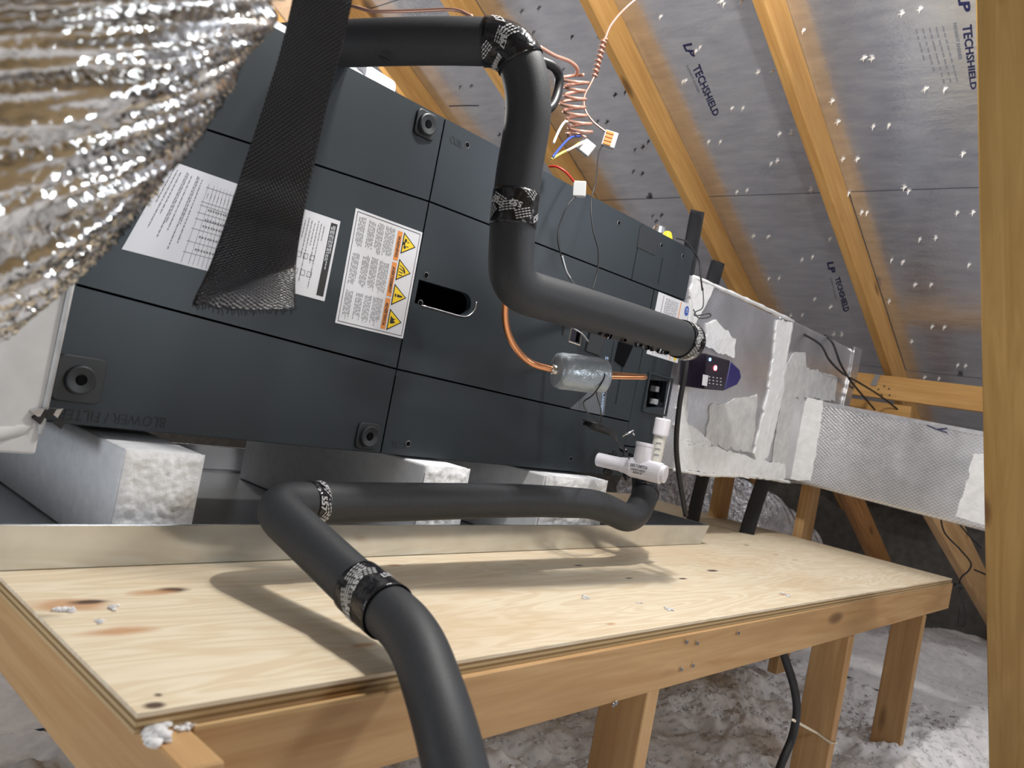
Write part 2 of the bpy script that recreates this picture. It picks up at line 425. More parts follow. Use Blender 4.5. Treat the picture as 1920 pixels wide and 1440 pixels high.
# printed lettering on the foil
def deck_text(words_, col, parent=ceil):
    mb = MB()
    for s, q, b in words_:
        add_text(mb, s, [roofp(px, py, 2.8885) for px, py in q], bold=b)
    return obj('printed_lettering', mb, col, parent)
deck_text([('LP', ((1279.6, 84.7), (1288.5, 103), (1305, 108), (1296.3, 80.8)), .03), ('TECHSHIELD', ((1297.6, 128), (1338, 219.7), (1349, 213.5), (1311.5, 119.7)), .02)], 'print_navy')
deck_text([('RADIANT BARRIER', ((1286, 124), (1308.8, 175.3), (1312.6, 173.9), (1289.6, 122.5)), .02)], 'print_fade')
deck_text([('LP', ((1550, 493), (1555, 513), (1567, 511), (1562, 491)), .03), ('TECHSHIELD', ((1565, 522), (1582, 586), (1593, 582), (1574, 519)), .02)], 'print_navy')
deck_text([('RADIANT BARRIER', ((1556, 523), (1566, 562), (1569.5, 561), (1559.5, 522)), .02)], 'print_fade')
deck_text([('LP', ((1793, -14), (1800, 24), (1821, 22), (1814, -16)), .03), ('TECHSHIELD', ((1803.6, 48.9), (1820, 169), (1831, 167), (1822, 45.8)), .02)], 'print_navy')
deck_text([('RADIANT BARRIER', ((1787, 44), (1797.5, 113), (1804.4, 112), (1793.5, 43.5)), .02)], 'print_fade')
mb = MB()
for k in range(5):
    for j in range(9):
        u0 = (1716+k*12.5+j*3.2, 57+j*12-k*1.5); du = random.uniform(6, 11)
        if k < 2 and j > 4+k*2: continue
        q = [roofp(x, y, 2.8885) for x, y in ((u0[0], u0[1]), (u0[0]+du*.25, u0[1]+du), (u0[0]+du*.25+2.6, u0[1]+du-.6), (u0[0]+2.6, u0[1]-.6))]
        mb.add(q, [(0, 1, 2, 3)])
obj('printed_small_text', mb, 'print_fade', ceil)
# nail tips that came through the deck
NAILS = [(1725, 15), (1691, 23), (1735, 165), (1771, 166), (1637, 236), (1666, 234), (1560, 188), (1571, 227), (1805, 287), (1580, 297), (1607, 297), (1457, 300), (1445, 306), (1421, 134), (1448, 132), (1372, 202), (1392, 202), (1280, 152), (1312, 88), (1304, 95),
         (1328, 265), (1350, 265), (1461, 250), (1484, 248), (1400, 356), (1381, 359), (1521, 354), (1522, 303), (1591, 361), (1615, 397), (1625, 398), (1703, 357), (1695, 350), (1794, 398), (1824, 397), (1440, 443), (1412, 442), (1503, 486), (1523, 481), (1460, 521), (1441, 522), (1556, 447), (1691, 491), (1671, 487),
         (1724, 448), (1754, 445), (1816, 496), (1745, 533), (1715, 533), (1667, 564), (1693, 490), (1527, 560), (1557, 575), (1504, 590), (1482, 591), (1747, 612), (1770, 613), (1709, 640), (1640, 630), (1795, 684), (1810, 685), (1760, 709), (1733, 707), (1578, 627), (1563, 626),
         (1285, 150), (1238, 30), (1357, 7), (1390, 3), (1352, 1), (1620, 107), (1635, 108), (1506, 56)]
DARKNAILS = [(862, 162), (883, 160), (936, 252), (949, 201), (1072, 68), (1125, 67), (1153, 177), (1172, 172), (1120, 227), (1138, 228), (1187, 321), (1204, 325), (1223, 405), (1240, 403), (1215, 265), (1205, 275), (1000, 60), (1055, 130), (1230, 414), (978, 20), (1010, 14), (1240, 470), (1190, 280)]
nm = MB().lathe((0, 0, 0), (0, 0, -1), [(-.004, .0035), (.008, .0024), (.017, .0006)], 6)
nmesh = None
for lst, mn in ((NAILS, 'nail_steel'), (DARKNAILS, 'dark_splinter')):
    base = nm
    meA = None; meB = None
    for k, (px, py) in enumerate(lst):
        c = roofp(px, py, 2.888)
        if meA is None:
            meA = obj('nail', nm, mn, ceil, origin=(0, 0, 0)).data; COL.objects.unlink(bpy.data.objects[-1]) if False else None
            o0 = [o for o in ceil.children if o.data == meA][0]; o0.location = Vector(c)-ORG[ceil.name]
            fm = MB().add([(-.016, -.004, -.001), (-.004, -.007, -.003), (.015, -.001, -.001), (.003, .006, -.003), (0, 0, -.008)], [(0, 1, 4), (1, 2, 4), (2, 3, 4), (3, 0, 4), (0, 3, 2, 1)])
            o1 = obj('splinter', fm, 'splinter' if mn == 'nail_steel' else mn, ceil, origin=(0, 0, 0)); meB = o1.data
            o1.location = Vector(c)-ORG[ceil.name]
        else:
            obj('nail', None, None, ceil, origin=c, data=meA)
            o1 = obj('splinter', None, None, ceil, origin=c, data=meB)
        o1.rotation_euler = (0, .46, random.uniform(-.5, .5)+1.57); sc_ = random.uniform(.5, 1.15); o1.scale = (sc_, sc_, 1)

# insulation floor
def floor_h(x, y):
    h = noise.fractal(Vector((x*1.7, y*1.7, .3)), .8, 2.1, 4)*.07
    h += noise.fractal(Vector((x*11, y*11, 4.3)), .7, 2.0, 2)*.020+noise.fractal(Vector((x*38, y*38, 9.3)), .7, 2.1, 3)*.0085
    d = (x-1.0)**2/.10+(y-.80)**2/.05
    return -.56+h-.10*min(1, max(0, (.62-y)/.2))*min(1, max(0, x-1.7))+.30*math.exp(-d)
def fl(x0, x1, y0, y1, nx, ny):
    return MB().grid(lambda u, v: (x0+(x1-x0)*u, y0+(y1-y0)*v, floor_h(x0+(x1-x0)*u, y0+(y1-y0)*v)), nx, ny)
floor = thing('floor', (1.5, 1.0, -.56), kind='structure')
obj('insulation_bed', fl(.0, 3.6, -.1, 1.75, 560, 290), 'insulation', floor, smooth=True)
obj('insulation_bed', fl(3.6, 6.9, -3.2, 5.6, 90, 150), 'insulation', floor, smooth=True)
obj('insulation_bed', fl(-.2, 3.6, 1.75, 5.6, 60, 60), 'insulation', floor, smooth=True)
obj('insulation_bed', fl(-.2, 3.6, -3.2, -.1, 60, 50), 'insulation', floor, smooth=True)
obj('insulation_bed', fl(-5.2, .0, -3.2, 5.6, 60, 90), 'insulation', floor, smooth=True)
# loose fluffs on the bed (uncountable)
ico_v = []; ico_f = []
import bmesh
bm_ = bmesh.new(); bmesh.ops.create_icosphere(bm_, subdivisions=1, radius=1); bm_.verts.ensure_lookup_table()
IV = np.array([v.co[:] for v in bm_.verts]); IF = np.array([[v.index for v in f.verts] for f in bm_.faces]); bm_.free()
vs, fs = [], []
cnt = 0
for k in range(9000):
    x = random.uniform(.1, 3.6); y = random.uniform(.25, 1.5)
    if random.random() < .25: x = random.uniform(2.4, 5.4); y = random.uniform(.2, 1.8)
    s_ = random.uniform(.002, .008)
    jit = IV*(s_*RNG.uniform(.45, 1.5, (len(IV), 1)))*np.array([1.2, 1, .45])
    vs.append(jit+np.array([x, y, floor_h(x, y)+s_*.12])); fs.append(IF+len(IV)*cnt); cnt += 1
me = bpy.data.meshes.new('insulation_fluff'); me.from_pydata(np.concatenate(vs).tolist(), [], np.concatenate(fs).tolist())
me.polygons.foreach_set('use_smooth', [True]*len(me.polygons))
me.materials.append(MATS['insulation']); o = bpy.data.objects.new('insulation_fluff', me); COL.objects.link(o); ORG[o.name] = Vector((0, 0, 0))
tag(o, 'loose white blown fibre insulation fluff heaped on the attic floor', 'insulation', kind='stuff')
# end walls
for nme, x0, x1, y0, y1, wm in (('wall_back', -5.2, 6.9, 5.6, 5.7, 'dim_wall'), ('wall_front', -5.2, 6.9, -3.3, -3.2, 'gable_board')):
    tag(obj(nme, MB().add([(x, y, z) for y in (y0, y1) for x, z in ((-5.2, -.7), (6.9, -.7), (6.9, -.5), (-1.35, 3.55), (-5.2, 1.6))],
        [(0, 1, 2, 3, 4), (9, 8, 7, 6, 5)]+[(i, i+5, (i+1) % 5+5, (i+1) % 5) for i in range(5)]), wm), kind='structure')
tag(obj('wall_left', MB().box((-5.3, -3.2, -.7), (-5.2, 5.6, 1.65)), 'osb_wall'), kind='structure')

tag(obj('eave_blackout', MB().box((5.5, -3.2, -.7), (5.6, 5.6, .10)), 'dim_wall'), kind='structure')  # added dark sheet that blacks out the view into the eave

# ================================================================== RAFTERS
RL = ['rafter in front of the leaning post, nearest the photographer', 'slanting rafter whose foot meets the short horizontal beam',
      'slanting rafter crossing beside the copper wire coil, foot behind silver plenum', 'rafter seen behind the wire coil and over the cabinet',
      'shadowed rafter above the white roll on the cabinet', 'rafter at the top edge behind the black strap']
for k, yb in enumerate((.67, 1.28, 1.886, 2.50, 3.11, 3.72)):
    if k == 0: continue
    yc = yb-.019; x0, x1 = -1.3, 6.3
    c0 = np.array((x0, yc, hroof(x0)))-nrm*.062; c1 = np.array((x1, yc, hroof(x1)))-nrm*.062
    r_ = thing('rafter', tuple((c0+c1)/2), 'golden pine '+RL[k], 'rafter', 'roof rafters')
    board('board', c0, c1, .124, .038, 'rafter_wood', r_, side=nrm)
# short beam across the rafters, nail plate
bt = thing('cross_beam', (3.9, .98, .645), 'short horizontal timber nailed across rafter feet behind branch duct', 'beam')
board('board', (3.9, 1.44, .70), (3.9, .30, .70), .108, .038, 'rafter_wood', bt)
board('scab_board', (3.93, 1.40, .585), (3.93, 1.12, .585), .09, .038, 'rafter_wood', bt)
mb = MB()
q = [on(*p, 0, 3.878) for p in ((1642, 702), (1651, 703), (1643, 724), (1632, 722))]
obj('metal_clip', MB().poly(q, (-.003, 0, 0)), 'bright_steel', bt)
for px, py in ((1647, 730), (1667, 729), (1653, 740), (1668, 741), (1658, 724)):
    obj('nail_head', MB().lathe(on(px, py, 0, 3.878), (-1, 0, 0), [(0, .004), (.003, .0035)], 8), 'print_dark', bt)

# the leaning post close to the camera
YP = .435
p0 = on(1829, -60, 1, YP); p1 = on(1856, 1500, 1, YP); ax = (p1-p0)/np.linalg.norm(p1-p0)
pt = thing('leaning_post', tuple(p1+ax*.1), 'big leaning pine post standing close in front of the branch duct', 'post')
c0 = p0+np.array((0, -.07, 0))-ax*.25; c1 = p1+np.array((0, -.07, 0))+ax*.12
c0 = c0+np.array((.019, 0, 0)); c1 = c1+np.array((.019, 0, 0))
board('board', c0, c1, .14, .038, 'post_wood', pt, side=(0, 1, 0), bev=.003)

# diagonal truss webs and stub posts in the dark behind the platform
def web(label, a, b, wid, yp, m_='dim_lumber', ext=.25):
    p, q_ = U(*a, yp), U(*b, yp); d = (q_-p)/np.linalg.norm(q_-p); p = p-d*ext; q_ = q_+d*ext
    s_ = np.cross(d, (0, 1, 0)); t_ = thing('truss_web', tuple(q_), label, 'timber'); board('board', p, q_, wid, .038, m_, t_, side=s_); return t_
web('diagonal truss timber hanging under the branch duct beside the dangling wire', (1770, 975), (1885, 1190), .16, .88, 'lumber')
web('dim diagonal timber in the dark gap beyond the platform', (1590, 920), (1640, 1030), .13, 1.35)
def stub(label, a, b, wid, yp, m_):
    p, q_ = U(*a, yp), U(*b, yp); x = (p[0]+q_[0])/2
    t_ = thing('support_post', (x, yp, -.5), label, 'post', 'stub posts under the plenum')
    board('board', (x, yp, -.55), (x, yp, p[2]+.012), wid, .038, m_, t_, side=(1, 0, 0)); return t_
stub('reddish stub post under the plenum nearest the drain pan corner', (1364, 893), (1342, 968), .105, 1.54, 'lumber')
stub('bright stub post under the joint of plenum and branch duct', (1520, 905), (1507, 1003), .11, 1.235, 'lumber')

# ================================================================== PLATFORM
plat = thing('platform', (1.7, 1.15, -.5), 'long plywood topped timber platform carrying the air handler', 'platform')
PX0, PX1, PY0, PY1 = .334, 3.118, .664, 1.98
top = obj('plywood_top', MB().box((PX0, PY0, -.0045), (PX1, PY1, 0)), 'plywood', plat, origin=(0, 0, 0))
for k, mm in enumerate(('veneer_dark', 'veneer_light', 'veneer_dark', 'veneer_light')):
    ins = (.0012, .0, .0015, .0004)[k]; z1 = -.0045-k*.0036
    obj('veneer', MB().box((PX0+ins, PY0+ins, z1-.0036), (PX1-ins, PY1, z1)), mm, top)
zr0, zr1 = -.019, -.108; zc_ = (zr0+zr1)/2
board('rim_board', (.384, .674, zc_), (3.155, .686, zc_), .089, .038, 'lumber', plat)
board('rim_board', (.3635, .592, zc_), (.3635, 1.96, zc_), .089, .038, 'lumber', plat)
board('rim_board', (.384, 1.955, zc_), (3.15, 1.955, zc_), .089, .038, 'lumber', plat)
for x in (.79, 1.27, 1.75, 2.23, 2.71, 3.12):
    board('joist', (x, .694, zc_), (x, 1.935, zc_), .089, .038, 'lumber', plat)
for x, xw in ((1.2185, 0), (2.185, 0), (2.857, 0)):
    board('leg', (x, .71, -.62), (x, .71, -.109), .09, .038, 'lumber', plat, side=(0, 1, 0))
for x in (.40, 1.22, 2.18, 2.85):
    board('leg', (x, 1.90, -.62), (x, 1.90, -.109), .09, .038, 'lumber', plat, side=(0, 1, 0))
for x in (2.857,):
    board('cleat', (x+.03, .70, -.115), (x+.03, .90, -.115), .02, .03, 'end_grain', plat, side=(0, 0, 1))
board('splinter_strip', U(362, 1366, .653), U(720, 1299, .653), .006, .004, 'end_grain', plat, bev=.001)
for px, py in ((1288, 1204), (1308, 1206), (1278, 1255), (1300, 1248), (1150, 1322), (1155, 1318), (1385, 1187)):
    obj('screw_head', MB().lathe(U(px, py, .6555), (0, -1, 0), [(0, .004), (.0012, .0036)], 8), 'screw_metal', plat)
# scraps of insulation lying on the wood
def clump(label, p, r, n=10, flat=.55):
    vs, fs = [], []
    for k in range(n):
        s_ = r*random.uniform(.28, .55); j = IV*(s_*RNG.uniform(.55, 1.35, (len(IV), 1)))*np.array([1, 1, flat])
        c = np.array(p)+np.array([random.gauss(0, r*.45), random.gauss(0, r*.45), s_*flat*.75])
        vs.append(j+c); fs.append(IF+len(IV)*k)
    mb = MB(); mb.v = np.concatenate(vs).tolist(); mb.f = np.concatenate(fs).tolist()
    return tag(obj('insulation_scrap', mb, 'insulation', smooth=True), label, 'insulation scrap', 'insulation scraps on the platform')
G = lambda px, py: on(px, py, 2, 0)
clump('round white fluff ball on the reddish plywood knot', G(122, 1146), .011)
clump('small torn fluff scrap between two plywood knots at platform end', G(216, 1142), .009, 7)
clump('thin fluff smear beside the reddish knot, nearer the platform edge', G(180, 1165), .010, 6, .3)
clump('large white fluff tuft on the protruding corner board end', on(292, 1382, 2, -.019), .017, 16)
clump('smaller fluff tuft on the rim ledge beside the corner', on(340, 1366, 2, -.019)+np.array((0, -.002, .0)), .009, 8)
clump('white fluff flake near the middle of the platform front edge', G(1248, 1142), .012, 5, .35)
clump('tiny fluff flake on plywood beside the middle flake', G(1198, 1131), .007, 4, .4)
clump('long flat fluff flake near the far front edge of the platform', G(1472, 1115), .016, 5, .2)
clump('pale flat fluff flake on the middle of the plywood', G(1097, 1120), .012, 4, .2)

# ================================================================== DRAIN PAN
mb = MB()
a0, a1 = np.array((.18, 1.086, 0)), np.array((2.215, 1.146, 0)); dv = (a1-a0)/np.linalg.norm(a1-a0); nv = np.array((-dv[1], dv[0], 0))
L_ = np.linalg.norm(a1-a0); DEP = .80
def pp(s_, d_, z): return a0+dv*s_+nv*d_+np.array((0, 0, z))
fl_ = .012; hz = .062
o_ = [(0, 0), (L_, 0), (L_, DEP), (0, DEP)]; o2 = [(-fl_, -fl_), (L_+fl_, -fl_), (L_+fl_, DEP+fl_), (-fl_, DEP+fl_)]
i_ = [(.001, .001), (L_-.001, .001), (L_-.001, DEP-.001), (.001, DEP-.001)]
i2 = [(-fl_+.004, -fl_+.004), (L_+fl_-.004, -fl_+.004), (L_+fl_-.004, DEP+fl_-.004), (-fl_+.004, DEP+fl_-.004)]
V = [pp(*p, .001) for p in o_]+[pp(*p, hz) for p in o2]+[pp(*p, hz) for p in i2]+[pp(*p, .003) for p in i_]
F_ = [(3, 2, 1, 0)]+[(i, (i+1) % 4, (i+1) % 4+4, i+4) for i in range(4)]+[(i+4, (i+1) % 4+4, (i+1) % 4+8, i+8) for i in range(4)]+[(i+8, (i+1) % 4+8, (i+1) % 4+12, i+12) for i in range(4)]+[(12, 13, 14, 15)]
pan = tag(obj('drain_pan', MB().add(V, F_), 'galvanized', bev=.0015), 'shallow galvanized metal drain pan under the air handler', 'drain pan')

# foam blocks in the pan
def foam(label, x0, x1, y0, y1, z1, cut):
    t_ = thing('foam_block', ((x0+x1)/2, (y0+y1)/2, .004), label, 'foam block', 'foam blocks under the air handler')
    obj('block', MB().box((x0, y0+.006, .004), (x1, y1, z1)), 'polystyrene', t_, bev=.004)
    def fn(u, v):
        e = min(u, 1-u, v, 1-v); x, z = x0+(x1-x0)*u, .004+(z1-.004)*v
        d = noise.fractal(Vector((x*90, z*90, x0*40)), .8, 2, 3)*.0022+noise.noise(Vector((x*25, z*25, 3)))*.003
        return (x, y0+.002-(d+.004)*min(1, e*12), z)
    obj('broken_face', MB().grid(fn, 46, 46), 'foam_broken', t_, smooth=True)
foam('tall white foam block under the return end with rough broken front', .476, .592, 1.124, 1.80, .158, 0)
foam('white foam block under the middle of the air handler', 1.045, 1.165, 1.132, 1.80, .170, 0)
foam('white foam block beside the drain trap', 1.43, 1.675, 1.146, 1.80, .168, 0)

# ================================================================== AIR HANDLER
XL, XR, ZB, ZT = .388, 1.962, .175, .836
ah = thing('air_handler', ((XL+XR)/2, 1.47, ZB), 'large dark slate metal air handler cabinet lying on its side', 'air handler')
cab = MB(); YB = 1.76; wt = .01
cab.box((XL, YU+.004, ZB), (XR, YB, ZB+wt)); cab.box((XL, YU+.004, ZT-wt), (XR, YB, ZT)); cab.box((XL, YB-wt, ZB+wt), (XR, YB, ZT-wt))
cab.box((XL, YU+.004, ZB+wt), (XL+wt, YB-wt, ZT-wt)); cab.box((XR-wt, YU+.004, ZB+wt), (XR, YB-wt, ZT-wt))
obj('cabinet', cab, 'cabinet_paint', ah)
obj('dark_interior', MB().box((XL+.02, YU+.075, ZB+.02), (XR-.02, YB-.02, ZT-.02)), 'cabinet_dark', ah)  # near-black filler box, the interior's darkness is in its colour
def zu(x): return float(np.interp(x, [.39, .515, .993, 1.799, 1.96], [.631, .640, .671, .686, .690]))
def zl(x): return float(np.interp(x, [.39, .993, 1.634, 1.96], [.3695, .340, .325, .322]))
XS, XM, XE = .981, 1.686, 1.797
g_ = .0018
def quadp(x0, x1, f0, f1, n=3):
    xx = np.linspace(x0+g_, x1-g_, n); return [(x, f0(x)+g_) for x in xx]+[(x, f1(x)-g_) for x in xx[::-1]]
bot = lambda x: ZB; topf = lambda x: ZT
def stadium(px_pts, n=10):
    return [(U(*p)[0], U(*p)[2]) for p in px_pts]
slot = []
cL, cR = U(792, 549), U(868, 570); rr_ = .0235
for k in range(13):
    a = -math.pi/2+math.pi*k/12; slot.append((cR[0]+rr_*math.cos(a), cR[2]+rr_*math.sin(a)))
slot += [(XS+.012, cL[2]+rr_), (XS+.012, cL[2]-rr_)]
hole = [(U(*p)[0], U(*p)[2]) for p in ((1211, 765), (1244, 764), (1251, 715), (1217, 712))]
hole2 = [(U(*p)[0], U(*p)[2]) for p in ((1069, 637), (1085, 643), (1090, 618), (1074, 613))]
def slat(px): return [(U(*p)[0], U(*p)[2]) for p in px]
vslot = slat(((930, 328), (950, 335), (953, 310), (934, 303)))
tk = .014
def pan_(o, holes=()): return plate('cabinet_panel', o, list(holes), YU, tk, 'cabinet_paint', ah, bev=.0016)
pan_(quadp(XL, XS, zu, topf)); pan_(quadp(XL, XS, zl, zu)); pan_(quadp(XL, XS, bot, zl))
pan_(quadp(XS, XM, zu, topf), [vslot]); pan_(quadp(XS, XE, zl, zu), [slot, hole2]); pan_(quadp(XS, XE, bot, zl))
pan_(quadp(XM, XR, zu, topf)); pan_(quadp(XE, XR, lambda x: .258, zu), [hole]); pan_(quadp(XE, XR, bot, lambda x: .258))
# slim raised strips on the end section
for (a, b) in (((1243, 484), (1234, 533)), ((1152, 640), (1128, 742)), ((1175, 648), (1151, 757))):
    p, q_ = U(*a), U(*b)
    obj('panel_rib', MB().box((p[0]-.0015, YU-.002, q_[2]), (p[0]+.0015, YU+.001, p[2])), 'cabinet_paint', ah)
pq = [U(*p) for p in ((1200, 424), (1240, 447), (1229, 480), (1194, 463))]
obj('data_plate', MB().poly(pq, (0, -.0012, 0)), 'latch_plastic', ah)
# slot edge trims
tr = smooth_path([U(790, 572), U(830, 583), U(862, 592), U(878, 592), U(890, 580), U(893, 566)], 4)
obj('slot_rim', MB().tube([p+np.array((0, -.0005, 0)) for p in tr], .0013, 6), 'bright_steel', ah, smooth=True)
def screw(px, py, r=.0065, par=ah):
    c = U(px, py); b = obj('screw', MB().lathe(c, (0, -1, 0), [(-.001, r), (.0008, r), (.001, r*.8), (-.0005, r*.55)], 14), 'screw_metal', par, smooth=False)
    obj('socket_shade', MB().lathe(c+np.array((0, -.0002, 0)), (0, -1, 0), [(0, r*.78), (.0013, r*.7)], 12), 'cabinet_dark', b); return b  # near-black disc stands in for the shade inside the screw hole
for s_ in ((876, 272), (799, 516), (788, 568), (1160, 418), (1240, 460), (1280, 480), (765, 832), (1070, 860)): screw(*s_)
# corner latches
def latch(px, py, sz=.062):
    c = U(px, py); h = sz/2; pts = []
    for cx, cz, a0_ in ((h-.01, h-.01, 0), (-h+.01, h-.01, 90), (-h+.01, -h+.01, 180), (h-.01, -h+.01, 270)):
        for k in range(5):
            a = math.radians(a0_+k*22.5); pts.append(c+np.array((cx+.01*math.cos(a), 0, cz+.01*math.sin(a))))
    la = obj('latch', MB().poly(pts, (0, -.005, 0)), 'latch_plastic', ah, bev=.002)
    obj('latch_knob', MB().lathe(c, (0, -1, 0), [(.004, .021), (.011, .020), (.012, .018), (.010, .008), (.006, .0065)], 24), 'latch_plastic', la, smooth=False)
    obj('hole_shade', MB().lathe(c, (0, -1, 0), [(.006, .006), (.0106, .0062)], 12), 'cabinet_dark', la)  # black plug paints the shade of the knob's recess
latch(148, 711, .066); latch(797, 234, .05); latch(688, 817, .05)
# circuit breaker behind the rectangular opening, frame lip
hc = np.mean([U(*p) for p in ((1211, 765), (1244, 764), (1251, 715), (1217, 712))], 0)
br = obj('breaker_block', MB().box((hc[0]-.06, YU+.03, hc[2]-.055), (hc[0]+.06, YU+.06, hc[2]+.055)), 'cabinet_dark', ah)
for px, py in ((1222, 728), (1220, 752)):
    obj('breaker_toggle', MB().box((-.009, -.02, -.008), (.009, 0, .008), Matrix.Translation(U(px, py, YU+.03))), 'grey_wire', br, bev=.002)
fr = MB(); x0, x1 = hole[3][0]-.004, hole[1][0]+.012; z0, z1 = hole[0][1]-.006, hole[2][1]+.006
for lo, hi in (((x0-.006, YU-.006, z0-.006), (x1+.006, YU, z0)), ((x0-.006, YU-.006, z1), (x1+.006, YU, z1+.006)), ((x0-.006, YU-.006, z0), (x0, YU, z1)), ((x1, YU-.006, z0), (x1+.006, YU, z1))): fr.box(lo, hi)
obj('opening_frame', fr, 'cabinet_paint', ah, bev=.0015)
# rocker switch, bracket, connector under the suction pipe
q = [U(*p) for p in ((1066, 640), (1087, 647), (1092, 615), (1072, 609))]
sw = MB()
for i in range(4):
    a, b = q[i], q[(i+1) % 4]; d = (b-a)/np.linalg.norm(b-a); sw.tube([a, b], .0016, 6)
obj('switch_bezel', sw, 'bright_steel', ah)
obj('rocker_switch', MB().box((-.012, -.004, -.016), (.012, .004, .016), Matrix.Translation(U(1077, 627)+np.array((0, .006, 0)))), 'device_black', ah, bev=.002)
obj('side_tab', MB().box((-.004, -.002, -.011), (.004, 0, .011), Matrix.Translation(U(1057, 620))), 'latch_plastic', ah)
obj('control_bracket', MB().poly([U(*p) for p in ((1105, 622), (1133, 632), (1122, 668), (1096, 658))], (0, -.006, 0)), 'latch_plastic', ah, bev=.002)
bl = MB().poly([U(*p) for p in ((1160, 640), (1186, 648), (1168, 688), (1152, 676))], (0, -.003, 0)); obj('grommet_plate', bl, 'cabinet_dark', ah)
# ---- stickers
def sticker(name, px, material, label, thk=.0006):
    q_ = [U(*p) for p in px]; s_ = obj(name, MB().poly(q_, (0, -thk, 0)), material, ah); s_['label'] = label
    o4 = [p+np.array((0, -thk-.0003, 0)) for p in q_]     # TL TR BR BL
    S = lambda u, v: (1-v)*((1-u)*o4[0]+u*o4[1])+v*((1-u)*o4[3]+u*o4[2])
    return s_, S
def rect(mb, S, u0, v0, u1, v1): mb.add([S(u0, v0), S(u0, v1), S(u1, v1), S(u1, v0)], [(0, 1, 2, 3)])
def txt_down(mb, S, s, u0, u1, v0, v1, bold=.02):
    """reads downwards, letter tops to the right"""
    add_text(mb, s, [S(u0, v0), S(u0, v1), S(u1, v1), S(u1, v0)], bold=bold)
def dashes(mb, S, u, v0, v1, w_, seed):
    rg = random.Random(seed); v = v0
    while v < v1:
        d = rg.uniform(.012, .05); e = min(v+d, v1); rect(mb, S, u, v, u+w_, e); v = e+rg.uniform(.006, .014)
# plain white data sheet
st, S = sticker('data_sheet', ((322, 302), (445, 345), (404, 512), (228, 467)), 'sticker_white', 'plain white printed data sheet with a table')
mb = MB()
for k in range(9):
    dashes(mb, S, .07+k*.052+(.03 if k in (3, 6) else 0), .06+.01*(k % 3), (.45, .72, .55, .80, .62, .7, .88, .6, .8)[k], .012, k)
for k in range(7): dashes(mb, S, .63+.05*k, .20, .26, .008, 30+k)
for k, v in enumerate((.36, .47, .54, .66, .80)):
    for j in range(8): rect(mb, S, .70+j*.034, v, .72+j*.034, v+.022)
obj('printed_text', mb, 'print_grey', st)
mb = MB()
for u in (.60, .68, .73, .78, .83, .88, .93, .985): rect(mb, S, u, .10, u+.003, .98)
for v in (.14, .30, .34, .42, .49, .60, .74, .86): rect(mb, S, .58, v, .99, v+.005)
obj('printed_table', mb, 'print_grey', st)
# rating label with black heading
st, S = sticker('rating_label', ((520, 375), (638, 415), (608, 565), (478, 530)), 'sticker_label', 'white label with a black heading bar')
mb = MB(); rect(mb, S, .86, .05, .965, .95); obj('heading_bar', mb, 'black_ink', st)
mb = MB(); S2 = lambda u, v: S(u, v)+np.array((0, -.0002, 0))
for u, a, b in ((.925, .08, .42), (.90, .08, .62), (.875, .1, .52)): dashes(mb, S2, u, a, b, .012, int(u*1000))
obj('heading_text', mb, 'sticker_white', st)
mb = MB()
for k in range(9): dashes(mb, S, .36+k*.05, .08+.02*(k % 3), (.9, .5, .35, .55, .85, .4, .6, .9, .3)[k], .012, 70+k)
for (u0, v0) in ((.45, .50), (.55, .50), (.65, .50), (.45, .70), (.56, .70), (.66, .70)):
    for lo, hi in (((u0, v0), (u0+.07, v0+.006)), ((u0, v0+.06), (u0+.07, v0+.066)), ((u0, v0), (u0+.006, v0+.066)), ((u0+.064, v0), (u0+.07, v0+.066))): rect(mb, S, *lo, *hi)
obj('printed_diagram', mb, 'print_grey', st)
